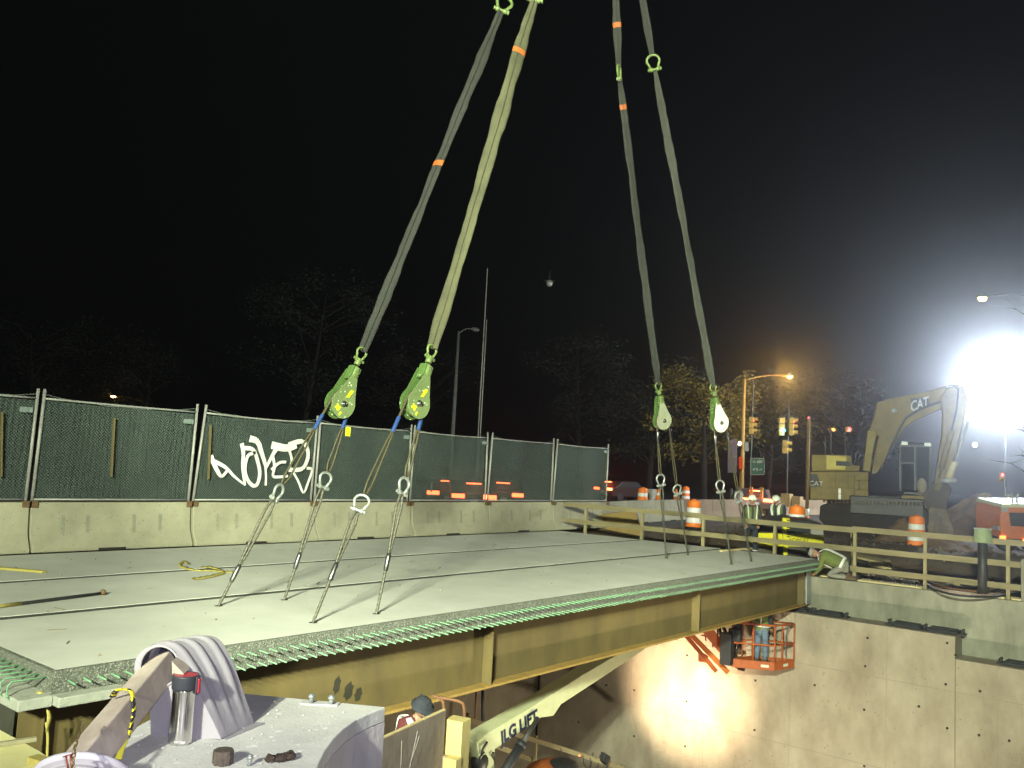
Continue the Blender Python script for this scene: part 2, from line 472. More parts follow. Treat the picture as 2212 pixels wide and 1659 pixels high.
# ------------------------------------------------------------------ bridge deck units
X0, X1 = 3.83, 23.9
def hairpin(x, y, L=.17, end=False, rr_=.0085):
    b = MB()
    if end:   # protrudes to -x
        P = [(x + .05, y, -.07), (x - L + .03, y, -.07), (x - L, y, -.10), (x - L, y, -.2)]
        P += [(x - L + .03, y, -.225), (x + .05, y, -.225)]
    else:
        P = [(x, y - L, -.11), (x, y + .03, -.10), (x, y + .045, -.12), (x, y + .045, -.2), (x, y + .03, -.235), (x, y - L, -.245)]
    return b.tube(P, rr_, 6)
def unit(y0, y1, label, front):
    t = thing('bridge_unit', label, 'bridge', ((X0 + X1) / 2, (y0 + y1) / 2, -1.3), 'prefabricated bridge deck units side by side')
    d = MB()
    d.b(X0, X1, y0 + (.053 if front else .085), y1 - .115, -.275, 0)
    obj('deck_slab', d, m_deck, t)
    e = MB()
    # rough shear key strips along both sides and at the end, 3 mm proud of the slab sides
    if front: e.b(X0 - .004, X1 + .004, y0 - .0, y0 + .052, -.278, -.0015)
    e.b(X0 - .05, X0 + .002, y0 + .002, y1 - .002, -.277, -.0015)
    obj('rough_edge', e, m_agg, t)
    kw = MB().b(X0, X1, y1 - .117, y1 - .001, -.278, -.006)
    if not front: kw.b(X0, X1, y0 + .001, y0 + .087, -.278, -.007)
    obj('keyway', kw, m_key, t)
    if front:
        f = MB()
        rr = random.Random(5)
        # broken aggregate lumps on the visible face so that its outline is uneven
        for i in range(2600):
            x = rr.uniform(X0, X1); z = rr.uniform(-.28, -.015)
            s = rr.uniform(.004, .013)
            c = V((x, y0 + .0, z))
            P = [c + V((s, 0, 0)), c + V((0, 0, s)), c + V((-s, 0, 0)), c + V((0, 0, -s)), c + V((rr.uniform(-.3, .3) * s, -s * .9, rr.uniform(-.3, .3) * s))]
            f.add(P, [(0, 1, 4), (1, 2, 4), (2, 3, 4), (3, 0, 4)])
        obj('aggregate_lumps', f, m_agg, t)
    l = MB()
    l.b(3.48, 3.778, y0 - .06, y1 - .02, -.30, -.2)
    if front: l.b(3.781, 4.42, y0 - .17, y0 - .003, -.295, -.205)
    obj('bottom_ledge', l, m_ledge, t, bev=.01)
    # girders
    gy = (y0 + .43, y1 - .55)
    for k, yy in enumerate(gy):
        w_ = MB().b(3.7, 23.95, yy - .009, yy + .009, -1.23, -.3)
        go = obj('girder', w_, m_web, t)
        obj('bottom_flange', MB().b(3.68, 23.96, yy - .2, yy + .2, -1.27, -1.232), m_flange, go, bev=.004)
        obj('top_flange', MB().b(3.69, 23.96, yy - .15, yy + .15, -.305, -.28), m_web, go)
        for xx in ((3.85, 10.42, 17.35, 23.55) if k == 0 else (3.85, 10.42, 17.35)):
            s = MB().b(xx - .008, xx + .008, yy - .19, yy - .0095, -1.231, -.306).b(xx - .008, xx + .008, yy + .0095, yy + .19, -1.231, -.306)
            obj('stiffener', s, m_web, go)
    obj('end_shade_panel', MB().b(3.74, 3.78, y0 + .7, y1 - .1, -1.2, -.31), mat('shaded_steel', (.06, .06, .045), .8), t)  # dark panel added to stand in for shade under the deck end
    if front:
        yy = gy[0]
        obj('end_plate', MB().b(23.60, 23.93, yy - .245, yy - .225, -1.22, -.31), m_galv, t, bev=.004)
        st = MB()   # three dark ovals on the girder web
        for (u, v, ru, rv) in ((728, 1480, 9, 21), (753, 1493, 12, 22), (774, 1500, 10, 17)):
            c = at(u, v, y=yy - .0115); rx = ru / 1863 * 9.5 * 1.25; rz = rv / 1863 * 9.5
            pts = []
            for a in range(14):
                an = a / 14 * 6.283; q = 1 + .18 * math.sin(a * 2.7 + u)
                pts.append((c.x + rx * q * math.cos(an) + .3 * rz * math.sin(an) * .4, yy - .012, c.z + rz * q * math.sin(an)))
            st.prism(pts, (0, .0015, 0))
        obj('dark_oval', st, mat('oval_mark', (.035, .032, .02), .9), t)
        bars = []
        xx = X0 + .1
        while xx < X1: bars.append((xx, False)); xx += .139
        yy2 = y0 + .12
        ends = []
        while yy2 < y1: ends.append(yy2); yy2 += .15
        for k, ye in enumerate(ends): obj('rebar', hairpin(X0, ye, .38, True), m_rebar, t)
        nfirst = 99 - len(ends)
        rest = MB()
        for k, (x, _) in enumerate(bars):
            h = hairpin(x + random.uniform(-.01, .01), y0 + .005, .16 + random.uniform(-.015, .02), False, .0085 if k < 70 else .0065)
            if k < nfirst: obj('rebar', h, m_rebar, t)
            else: rest.add(h.v, h.f, True)
        kind(obj('far_rebars', rest, mat('dull_green_bar', (.15, .29, .175), .6, col2=(.10, .19, .12), scale=20), t), 'stuff')  # duller green than the near bars
    else:
        yy2 = y0 + .12
        while yy2 < y1:
            obj('rebar', hairpin(X0, yy2, .38, True), m_rebar, t); yy2 += .15
    return t
unit(8.27, 11.06, 'front concrete bridge unit hanging from the wire slings, green bars along its edge', True)
unit(11.06, 13.8, 'middle deck unit between the lifted front unit and the one along the barrier', False)
unit(13.8, 17.0, 'rear deck unit lying along the foot of the fenced barrier', False)
# ------------------------------------------------------------------ concrete barriers
SEG = 3.35
def barrier(slots=True, m=None):
    t = thing('concrete_barrier', '', 'barrier', (0, 0, 0), 'concrete barriers standing end to end')
    prof = [(0, 0), (0, .07), (.15, .34), (.22, .93), (.42, .93), (.49, .34), (.64, .07), (.64, 0)]
    b = MB()
    L = SEG - .02
    def sec(x, p): return [V((x, y, z)) for y, z in p]
    A = sec(.02, prof); B = sec(L, prof)
    n = len(prof); b.add(A + B, [list(range(n))[::-1], [n + i for i in range(n)]] + [[i, (i + 1) % n, n + (i + 1) % n, n + i] for i in range(n)])
    obj('body', b, m or m_barrier, t, bev=.02)
    if slots:
        for x in (.62, 1.1, 2.05, 2.62):
            s = MB()
            for (y0, z0, y1, z1) in ((.155, .34, .195, .68), (.115, .25, .155, .34)):
                p, q = V((x, y0 - .004, z0)), V((x, y1 - .004, z1))
                if x in (.62, 2.05) or z0 > .3: s.beam(p, q, .075 if x < 3 else .05, .006, up=(0, -1, 0))
            obj('lifting_slot', s, m_slot, t)
        dn = MB(); dn.box((1.55, -.002, .025), (.55, .03, .05))
        obj('drain_slot', dn, m_hole, t)
    return t
B0 = barrier(); B2 = barrier(False, m_barrier2)
lbl = ['concrete barrier cut by the left edge of the picture under the first fence panel', 'tan concrete barrier under the second fence panel from the left', 'tan barrier segment under the white graffiti tag',
       'barrier segment behind the left green pulley blocks', 'barrier segment under the red car lights seen through the fence', 'barrier segment at the far end of the deck below the sixth fence panel',
       'barrier segment under the last fence panel beside the wooden railing']
for i in range(7):
    t = B0 if i == 0 else copy_tree(B0)
    t.location = (3.82 + SEG * i, 17.04 + (.02 if i % 2 else 0), 0); t.rotation_euler.z = R([0, .3, -.2, .1, .3, -.4, 3][i]); t['label'] = lbl[i]
x = 27.4; yb = 17.3
names = ['first barrier beyond the last fence post, behind the wooden railing', 'barrier below the orange drum left of the rigging wires', 'barrier behind the wires carrying the far pulleys',
         'barrier just left of the near orange drum', 'brown barrier in front of the dark car with red lights', 'brown barrier left of the two standing workers', 'brown barrier directly behind the standing workers',
         'brown barrier between the right worker and the striped pole', 'last brown barrier in front of the excavator rear']
for i in range(9):
    if i < 3:
        t = copy_tree(B0) if i else copy_tree(B0)
    else:
        t = B2 if i == 3 else copy_tree(B2)
    t['label'] = names[i]
    t.location = (x, yb, -.02); a = [14, 10, 6, 3, 1, 0, 0, -1, -1][i]
    t.rotation_euler.z = R(a)
    x += SEG * math.cos(R(a)); yb += SEG * math.sin(R(a))

# ------------------------------------------------------------------ fence panels
m_screen = mat('green_privacy_screen', (.05, .072, .064), .7, col2=(.018, .032, .03), scale=2.2, amount=1.0, bump=.3, bscale=90, streak=(1.6, 1, .12))
nt_ = m_screen.node_tree
tr = nt_.nodes.new('ShaderNodeBsdfTransparent'); mxs = nt_.nodes.new('ShaderNodeMixShader'); mxs.inputs[0].default_value = .26
nt_.links.new(nt_.nodes['Principled BSDF'].outputs[0], mxs.inputs[1]); nt_.links.new(tr.outputs[0], mxs.inputs[2])
nt_.links.new(mxs.outputs[0], nt_.nodes['Material Output'].inputs[0])
m_wire = mat('chain_link_wire', (.30, .36, .33), .5, metal=.4, col2=(.2, .25, .23), scale=3)
m_graf = mat('white_spray_paint', (.88, .88, .85), .7, col2=(.75, .75, .72), scale=9)
FX = [3.75, 7.15, 10.5, 13.82, 17.15, 20.5, 23.95, 27.42]
YF = 17.33
def fence_panel(i, label):
    xa, xb = FX[i] + .065, FX[i + 1] - .05
    t = thing('fence_panel', label, 'fence', ((xa + xb) / 2, YF, .93), 'chain link fence panels on top of the barriers')
    za, zb = .95, 2.9
    rnd = random.Random(i)
    leanA, leanB = rnd.uniform(-.04, .12), rnd.uniform(-.03, .05)
    if i == 1: leanA = .02
    P0, P1 = V((xa, YF, za)), V((xa + leanA, YF - .02, 3.08))
    Q0, Q1 = V((xb, YF, za)), V((xb + leanB, YF + .02, 3.08))
    obj('post', MB().tube([P0, P1], .03, 10), m_steel, t)
    obj('post', MB().tube([Q0, Q1], .03, 10), m_steel, t)
    f = lambda s, z: (P0.lerp(P1, (z - za) / 2.13)).lerp(Q0.lerp(Q1, (z - za) / 2.13), s)
    zt = lambda s: zb + rnd2 * math.sin(s * 3.14)
    rnd2 = rnd.uniform(-.03, .0)
    obj('top_rail', MB().tube([f(s / 6, zt(s / 6)) for s in range(7)], .021, 8), m_steel, t)
    obj('bottom_rail', MB().tube([f(0, za + .03), f(1, za + .03)], .02, 8), m_steel, t)
    # screen cloth with vertical folds
    s = MB(); NX, NZ = 150, 10
    ph = [rnd.uniform(0, 6) for _ in range(5)]
    for a in range(NX + 1):
        for b in range(NZ + 1):
            sx = a / NX; sz = b / NZ
            p = f(sx, za + .05 + (zt(sx) - .03 - za - .05) * sz)
            fold = .012 * math.sin(sx * 190 + ph[0] + 2 * math.sin(sz * 3 + sx * 9)) * (.4 + .6 * abs(math.sin(sx * 5 + ph[1]))) + .03 * math.sin(sx * 11 + ph[2] + sz * 1.5)
            p = p + V((0, .07 + fold, 0))
            s.v.append(p)
    for a in range(NX):
        for b in range(NZ):
            q = a * (NZ + 1) + b
            s.f.append([q, q + NZ + 1, q + NZ + 2, q + 1]); s.mi.append(0); s.smooth.append(True)
    obj('privacy_screen', s, m_screen, t)
    # chain link: two families of diagonal wires
    c = MB(); W = xb - xa; H = 1.9; st = .062 if i < 5 else .09
    r = .0022
    k = -H
    while k < W:
        for sgn in (1, -1):
            # line x = k + z (sgn 1) or x = W-(k+z)
            z0 = max(0, -k); z1 = min(H, W - k)
            if z1 > z0:
                pa = f((k + z0) / W if sgn == 1 else 1 - (k + z0) / W, za + z0 + .02); pb = f((k + z1) / W if sgn == 1 else 1 - (k + z1) / W, za + z1 + .0)
                off = V((0, .012 if sgn == 1 else .018, 0))
                c.tube([pa + off, pb + off], r, 3, cap=False)
        k += st
    obj('chain_link', c, m_wire, t)
    # barbed wire and feet
    obj('barbed_wire', MB().tube([P1.lerp(Q1, s / 8) - V((0, 0, .10 + .11 * math.sin(s / 8 * 3.14) + (.02 if s % 2 else 0))) for s in range(9)], .006, 4), m_wire, t)
    for px in (xa, xb):
        obj('rusty_foot', MB().box((px, YF - .085, .885), (.16, .03, .1)).box((px, YF - .05, .945), (.16, .12, .02)), m_rusty, t, bev=.004)
    if i in (0, 1, 2, 3, 4, 6):
        tg = MB().box((xb - .17 - i * .01, YF - .035, 2.66 + .02 * i), (.24, .006, .1))
        obj('pale_tag', tg, mat('faded_tag', (.3, .36, .35), .6, col2=(.1, .14, .13), scale=40, streak=(1, 1, .05)), t)
    return t
FL = ['leftmost fence panel with green screen, cut by the picture edge', 'fence panel with green screen and a leaning wooden brace, second from left', 'fence panel with the white graffiti tag',
      'plain screened fence panel behind the two green pulley blocks', 'screened fence panel with red car lights glowing through it', 'dark screened fence panel, second last towards the right', 'rightmost fence panel, ending at the lone post']
PAN = [fence_panel(i, FL[i]) for i in range(7)]
# wooden braces lying against the screens
for (u0, v0, u1, v1, i, lb) in ((247, 903, 240, 1030, 1, 'thin vertical wooden brace against the second fence panel'), (455, 918, 450, 1035, 2, 'thin wooden brace left of the graffiti tag'),
                            (4, 890, 2, 1030, 0, 'thin wooden brace at the left edge of the picture')):
    p, q = at(u0, v0, y=YF - .06), at(u1, v1, y=YF - .06)
    tag(obj('wooden_brace', MB().beam(p, q, .055, .03), mat('brown_brace', (.17, .14, .06), .8)), lb, 'brace')  # one even faint brown for the thin braces
# graffiti on panel 3 (strokes traced on the plane of the mesh)
gf = MB(); NS = [0]
def stroke(pts, w):
    NS[0] += 1; P = [at(u, v, y=YF - .045 - .0015 * NS[0]) for u, v in pts]
    # smooth with catmull-rom
    S = []
    for i in range(len(P) - 1):
        a, b, c, d = P[max(i - 1, 0)], P[i], P[i + 1], P[min(i + 2, len(P) - 1)]
        for k in range(6):
            t = k / 6
            S.append(0.5 * ((2 * b) + (c - a) * t + (2 * a - 5 * b + 4 * c - d) * t * t + (3 * b - a - 3 * c + d) * t ** 3))
    S.append(P[-1])
    n = len(S)
    for i in range(n - 1):
        wa = w[0] + (w[1] - w[0]) * i / n; wb = w[0] + (w[1] - w[0]) * (i + 1) / n
        d = (S[i + 1] - S[i]); 
        if d.length < 1e-5: continue
        d.normalize(); nn = V((-d.z, 0, d.x))
        gf.add([S[i] + nn * wa, S[i + 1] + nn * wb, S[i + 1] - nn * wb, S[i] - nn * wa], [(0, 1, 2, 3)])
z3 = lambda a, b: (a / 2.967, 779 + b / 2.967)     # coordinates read from an enlarged view
for pts, wd in [
    ([(1350, 610), (1385, 690), (1420, 740), (1460, 700)], (.06, .03)), ([(1360, 640), (1440, 680), (1500, 740), (1560, 790)], (.05, .02)),
    ([(1550, 530), (1560, 600), (1555, 680), (1570, 800)], (.055, .03)),
    ([(1550, 560), (1620, 570), (1650, 640), (1665, 720), (1650, 790), (1620, 800), (1585, 760), (1570, 690), (1590, 610), (1640, 590)], (.05, .04)),
    ([(1600, 500), (1650, 520), (1680, 600), (1705, 680)], (.08, .04)), ([(1705, 690), (1750, 600), (1790, 540)], (.03, .07)), ([(1700, 670), (1705, 740), (1703, 800)], (.03, .03)),
    ([(1740, 540), (1830, 560), (1900, 540)], (.09, .09)), ([(1740, 700), (1790, 655), (1835, 650)], (.04, .03)), ([(1745, 600), (1760, 680), (1750, 740), (1800, 745), (1845, 740)], (.04, .03)),
    ([(1850, 560), (1870, 640), (1850, 700)], (.04, .03)), ([(1850, 540), (1940, 520), (1975, 600), (1940, 690), (1850, 700)], (.06, .05)), ([(1870, 700), (1910, 770), (1945, 845), (1975, 780), (2000, 700), (1965, 690)], (.03, .035))]:
    stroke([z3(*p) for p in pts], wd)
obj('graffiti_tag', gf, m_graf, PAN[2])

# ------------------------------------------------------------------ rope and sling makers
def rope_mb(mb, P, r, turns_per_m=9, lobes=5):
    """a stranded wire rope along the points P"""
    Q = [V(p) for p in P]; pts = []
    for i in range(len(Q) - 1):
        L = (Q[i + 1] - Q[i]).length; n = max(2, int(L / .022))
        for k in range(n): pts.append(Q[i].lerp(Q[i + 1], k / n))
    pts.append(Q[-1])
    N = len(pts); o = len(mb.v); K = lobes * 3; s = 0
    u = (pts[1] - pts[0]).cross(V((0, 1, 0)))
    if u.length < 1e-3: u = V((1, 0, 0))
    u.normalize()
    for i, p in enumerate(pts):
        t = (pts[min(i + 1, N - 1)] - pts[max(i - 1, 0)]).normalized()
        u = (u - t * u.dot(t)).normalized(); w_ = t.cross(u)
        if i: s += (p - pts[i - 1]).length
        ph = s * turns_per_m * 2 * math.pi / 1.0
        for k in range(K):
            a = 2 * math.pi * k / K
            rr = r * (1 + .22 * math.cos(lobes * a))
            mb.v.append(p + (u * math.cos(a + ph / lobes * 1.6) + w_ * math.sin(a + ph / lobes * 1.6)) * rr)
    for i in range(N - 1):
        for k in range(K):
            k2 = (k + 1) % K
            mb.f.append([o + i * K + k, o + i * K + k2, o + (i + 1) * K + k2, o + (i + 1) * K + k]); mb.mi.append(mb.cur); mb.smooth.append(True)
m_rope = mat('steel_wire_rope', (.13, .125, .10), .5, metal=.3, col2=(.07, .065, .05), scale=40)
m_rope2 = mat('brown_greased_rope', (.10, .085, .045), .6, metal=.2, col2=(.05, .045, .025), scale=40)
m_ferr = mat('ferrule_steel', (.2, .2, .2), .35, metal=.9, col2=(.1, .1, .1), scale=12)
m_blue = mat('blue_tape', (.015, .055, .21), .7)
m_shackle = mat('galvanised_shackle', (.45, .47, .47), .4, metal=.5, col2=(.3, .32, .3), scale=20)
m_lime = mat('lime_painted_shackle', (.15, .21, .065), .45, col2=(.1, .145, .045), scale=14)
m_blk = mat('green_block_paint', (.07, .105, .03), .5, col2=(.08, .17, .045), scale=7, amount=1, speck=(45, (.4, .5, .3), .985))
m_side = mat('grey_green_plate', (.17, .225, .095), .55, col2=(.12, .165, .07), scale=5, amount=1, speck=(45, (.5, .56, .4), .985))
m_stick = mat('yellow_sticker', (.85, .85, .02), .5)

def shackle_parts(t, c, up, wid, s, m, names=('bow', 'pin')):
    """bow shackle: c centre of pin, up towards the bow top, wid direction of the pin"""
    c, up, wid = V(c), V(up).normalized(), V(wid).normalized()
    wid = (wid - up * wid.dot(up)).normalized(); k = up.cross(wid)
    P = []
    for a in range(17):
        an = R(-35 + 250 * a / 16)
        P.append(c + up * (s * 1.0 + math.sin(an) * s * .66) + wid * (math.cos(an) * s * .74))
    P = [c + wid * s * .38] + P + [c - wid * s * .38]
    obj(names[0], MB().tube(P, s * .15, 10), m, t)
    q = MB().cyl(c - wid * s * .72, c + wid * s * .62, s * .15, 12)
    q.cyl(c + wid * s * .24, c + wid * s * .52, s * .26, 14).cyl(c - wid * s * .52, c - wid * s * .24, s * .26, 14)
    q.cyl(c + wid * s * .6, c + wid * s * .8, s * .22, 6).cyl(c - wid * s * .78, c - wid * s * .64, s * .2, 6)
    obj(names[1], q, m, t, bev=s * .02)

HOOK = V((14.1, 9.75, 16.9))
def plate_outline(r, top, wtop, n=26):
    P = []
    for i in range(n):
        a = R(180 + 180 * i / (n - 1)); P.append((math.cos(a) * r, math.sin(a) * r))
    P += [(r * .97, r * .25), (r * .72, r * .78), (wtop, top), (-wtop, top), (-r * .72, r * .78), (-r * .97, r * .25)]
    return P
def pulley(name, c, tip, label, face, stickers, mplate):
    """sheave block: c sheave axle, tip centre of the shackle pin at its top"""
    c = V(c); tip = V(tip)
    up = (tip - c).normalized()
    fc = V(face); fc = (fc - up * fc.dot(up)).normalized(); sd = up.cross(fc).normalized()
    if sd.dot(RT) < 0: sd = -sd
    t = thing('pulley_block', label, 'pulley', tuple(c), 'sheave blocks hanging on the slings')
    G = lambda a, b, d: c + sd * a + up * b + fc * d
    r = .226
    for d, mm in ((.062, mplate), (-.075, m_blk)):
        pr = plate_outline(r, .50, .045)
        obj('side_plate', MB().prism([G(a, b, d) for a, b in pr], fc * .014), mm, t, bev=.003)
    obj('sheave', MB().lathe([(.03, -.045), (.17, -.045), (.2, -.04), (.165, -.012), (.165, .012), (.2, .04), (.17, .045), (.03, .045)], c, fc, 36), m_blk, t)
    # outer cheek straps
    obj('cheek_strap', MB().prism([G(a, b, -.095) for a, b in plate_outline(.238, .56, .09)], fc * .016), m_blk, t, bev=.003)
    obj('head', MB().box(G(0, .53, -.01), (.17, .2, .13), (sd, up, fc)).box(G(0, .44, -.01), (.2, .1, .10), (sd, up, fc)), m_blk, t, bev=.01)
    obj('swivel', MB().lathe([(.04, -.2), (.062, -.19), (.062, -.02), (.035, .0)], G(0, .64, .02), up, 12).box(G(0, .50, .07), (.075, .085, .05), (sd, up, fc)), m_lime, t, bev=.008)
    obj('axle', MB().lathe([(.0, .115), (.03, .115), (.034, .10), (.04, .078), (.05, .077)], c, fc, 16), m_ferr, t)
    shackle_parts(t, G(0, .76, .0), up, sd, .125, m_lime, ('shackle_bow', 'shackle_pin'))
    obj('shackle_collar', MB().lathe([(.05, -.05), (.05, .06)], G(0, .72, 0), up, 12), m_lime, t, bev=.01)
    if stickers:
        obj('yellow_sticker', MB().prism([G(*q, .0775) for q in ((-.02, .10), (.045, .13), (.085, .26), (.025, .245))], fc * .002), m_stick, t)
        dn = (-sd * .28 + up).normalized()
        text('capacity_mark', '35', .1, m_stick, G(-.085, -.10, .079), (sd - up * .35), (up + sd * .35), t, .004)
        text('capacity_mark', 't', .1, m_stick, G(-.0, -.155, .079), (sd - up * .35), (up + sd * .35), t, .004)
    return t, G

def sling(P, label, m, w=.1, flat=.32, orange=(), name='round_sling', cat='sling', seed=0):
    t = thing(name, label, cat, tuple(P[0]), 'heavy round slings running up to the crane hook')
    rnd = random.Random(seed)
    a, b = V(P[0]), V(P[-1]); L = (b - a).length; n = int(L / .16)
    d = (b - a).normalized(); sd = (RT - d * RT.dot(d)).normalized(); fw = d.cross(sd)
    base = MB(); o = 0; K = 12
    pts = []; ws = []; off = 0
    for i in range(n + 1):
        s = i / n
        seg = a.lerp(b, s)
        k = min(len(P) - 2, int(s * (len(P) - 1)))
        off += rnd.uniform(-1, 1) * .0055; off *= .93
        pts.append(seg + sd * off)
        ws.append(w * (1 + rnd.uniform(-.08, .08) + .08 * math.sin(s * 37 + seed)) * (min(1, .72 + s * n * .1) if i < 8 else 1) * (min(1, .55 + (n - i) * .08)))
    for i, p in enumerate(pts):
        tw = .5 * math.sin(i * .13 + seed)
        for k in range(K):
            an = 2 * math.pi * k / K
            x_ = math.cos(an) * ws[i]; y_ = math.sin(an) * ws[i] * flat - .016 * math.exp(-((x_ / (w * .16)) ** 2)) * (1 if math.sin(an) < 0 else 0) * -1
            base.v.append(p + sd * (x_ * math.cos(tw) - y_ * math.sin(tw)) + fw * (x_ * math.sin(tw) + y_ * math.cos(tw)))
    for i in range(len(pts) - 1):
        for k in range(K):
            k2 = (k + 1) % K
            base.f.append([i * K + k, i * K + k2, (i + 1) * K + k2, (i + 1) * K + k]); base.mi.append(0); base.smooth.append(True)
    obj('webbing', base, m, t)
    # stitched edge running along the sling
    e = MB(); face = -fw if fw.dot(FR) > 0 else fw
    e.tube([p + sd * ws[i] * .08 * math.sin(i * .3) + face * ws[i] * (flat + .02) for i, p in enumerate(pts)], w * .07, 6)
    obj('seam_roll', e, mat(m.name + '_seam', tuple(c * .55 for c in m.node_tree.nodes['Principled BSDF'].inputs['Base Color'].default_value[:3]), .9), t)
    for s in orange:
        i = int(s * n)
        q = MB()
        i = max(1, min(n - 2, i))
        mid = pts[i]; c2 = mid + d * .11
        ring = []
        for pp, wi in ((mid, ws[i]), (c2, ws[i])):
            tw = .5 * math.sin(i * .13 + seed)
            for k in range(K):
                an = 2 * math.pi * k / K
                x_ = math.cos(an) * wi * 1.06; y_ = math.sin(an) * wi * flat * 1.25 
                q.v.append(pp + sd * (x_ * math.cos(tw) - y_ * math.sin(tw)) + fw * (x_ * math.sin(tw) + y_ * math.cos(tw)))
        for k in range(K):
            k2 = (k + 1) % K
            q.f.append([k, k2, K + k2, K + k]); q.mi.append(0); q.smooth.append(True)
        obj('orange_tape', q, mat('orange_tape', (.42, .11, .02), .7), t)
    return t
m_slA = mat('grey_sling_webbing', (.036, .038, .034), .95, col2=(.02, .022, .02), scale=5, amount=1, bump=.5, bscale=70)
m_slB = mat('pale_green_sling_webbing', (.10, .099, .055), .95, col2=(.034, .035, .022), scale=1.8, amount=1.0, bump=.5, bscale=70)

RIG = [
 # key, sheave px, shackle pin px, plane y, sling px bottom, upper shackle px, plane y top, top px
 ('A', (736, 872), (768, 770), 10.3, (783, 748), (1083, 22), 10.0, m_slA, .098, 'left grey pulley block of the near pair, behind the graffiti panel', True, m_side),
 ('B', (898, 872), (922, 770), 8.98, (928, 745), (1155, 0), 9.25, m_slB, .12, 'green pulley block hanging from the pale green sling', True, m_side),
 ('C', (1431, 908), (1419, 842), 10.42, (1418, 833), (1338, 172), 10.1, m_slA, .092, 'left pulley block of the far pair with grey front plate', False, mat('pale_plate', (.34, .36, .26), .6, col2=(.26, .28, .2), scale=8)),
 ('D', (1554, 913), (1540, 842), 9.1, (1537, 828), (1414, 150), 9.4, mat('grey_green_sling', (.055, .059, .05), .95, col2=(.032, .035, .03), scale=5, amount=1, bump=.5, bscale=70), .092, 'right pulley block of the far pair with bright white front plate', False, mat('white_plate', (.82, .84, .72), .55, col2=(.74, .76, .66), scale=8)),
]
LOW = {'A': [((592, 1078), (472, 1309), 'leftmost'), ((697, 1052), (614, 1296), 'second')], 'B': [((773, 1102), (676, 1345), 'third'), ((868, 1065), (813, 1326), 'fourth')],
       'C': [((1428, 1048), (1439, 1206), 'fifth'), ((1464, 1068), (1486, 1199), 'sixth')], 'D': [((1557, 1062), (1580, 1219), 'seventh'), ((1598, 1083), (1623, 1213), 'rightmost')]}
for key, sh, pin, yp, sb, us, yt, ms, wd, lb, st, mp in RIG:
    c = at(*sh, y=yp)
    up0 = (at(*us, y=yt) - at(*sb, y=yp)).normalized()
    tip = c + up0
    face = (V((0, -1, 0)) - RT * .0) if key in 'AB' else V((-.45, -1, 0))
    t, G = pulley('pulley_block', c, tip, lb, face, st, mp)
    low_end = G(0, .76 + .125 * 1.25, 0); top_end = at(*us, y=yt)
    words = {'A': ('dark grey sling rising from the left pulley block', 'top left'), 'B': ('pale yellow-green wrinkled sling rising from the second pulley block', 'top middle'),
             'C': ('thin grey sling rising from the third pulley block', 'third'), 'D': ('grey-green sling rising from the white faced pulley block', 'fourth')}[key]
    sling([low_end, top_end], words[0], ms, wd, .3, {'A': (.5,), 'B': (.83,), 'C': (.93,), 'D': ()}[key], seed=ord(key))
    d = (HOOK - top_end).normalized()
    ts = thing('bow_shackle', {'A': 'green shackle at the top edge joining the dark left slings', 'B': 'green shackle at the top edge above the pale green sling', 'C': 'green shackle seen edge-on halfway up the third sling',
                               'D': 'open green bow shackle in the fourth sling near the top'}[key], 'shackle', tuple(top_end), 'green shackles joining the slings')
    wdir = RT if key in 'BD' else (FR * .9 + RT * .35 if key == 'C' else RT * .8 - UP * .5)
    shackle_parts(ts, top_end, d, wdir, .19, m_lime)
    sling([top_end + d * .3, HOOK], {'A': 'upper length of the dark grey sling going out of the picture at the top', 'B': 'upper length above the pale green sling, almost out of the picture',
                                     'C': 'upper sling with an orange band near the top edge', 'D': 'upper sling above the open green bow shackle'}[key], m_slA, .088, .3, {'C': (.14,)}.get(key, ()), seed=ord(key) + 5)
    # wire rope over the sheave
    rt = thing('wire_rope', 'dark wire rope passing over ' + {'A': 'the left pulley block of the near pair', 'B': 'the right pulley block of the near pair', 'C': 'the left pulley block of the far pair', 'D': 'the white faced pulley block'}[key], 'wire rope', tuple(c), 'wire ropes running over the sheave blocks')
    ends = []
    for (sp, bp_, w_) in LOW[key]:
        base = at(*bp_, z=0.0)
        yy = base.y + (yp - base.y) * .5
        spt = at(*sp, y=yy)
        ends.append((spt, base, w_))
    sdv = (G(1, 0, 0) - c)
    top = [G(math.cos(R(a)) * .185, math.sin(R(a)) * .185, 0) for a in range(170, 9, -16)]
    ends.sort(key=lambda e: (e[0] - c).dot(sdv))
    el, er = ends
    bow = .30
    ul = el[0] + (top[0] - el[0]).normalized() * .24; ur = er[0] + (top[-1] - er[0]).normalized() * .24
    # single part over the sheave, doubled eye part down to the shackle
    ml = top[0].lerp(ul, .30); mr = top[-1].lerp(ur, .22)
    mb = MB(); rope_mb(mb, [ml] + top + [mr], .0185, 9)
    obj('main_part', mb, m_rope2, rt)
    for mm_, uu_, e in ((ml, ul, el), (mr, ur, er)):
        q = MB(); dd = (uu_ - mm_).normalized(); ss = (sdv - dd * sdv.dot(dd)).normalized()
        wv = .03 if key in 'AB' else .02
        rope_mb(q, [mm_, mm_.lerp(uu_, .3) + ss * wv, mm_.lerp(uu_, .85) + ss * wv * 1.6, uu_ + ss * wv * .9 - dd * .02, uu_, uu_ - ss * wv * .9 - dd * .02, mm_.lerp(uu_, .85) - ss * wv * 1.6, mm_.lerp(uu_, .3) - ss * wv, mm_], .014, 11)
        obj('eye_part', q, m_rope2, rt)
        obj('blue_sleeve' if key in 'AB' else 'splice_sleeve', MB().tube([mm_ - dd * .13, mm_ + dd * .13], .03, 12), m_blue if key in 'AB' else m_ferr, rt, bev=.004)
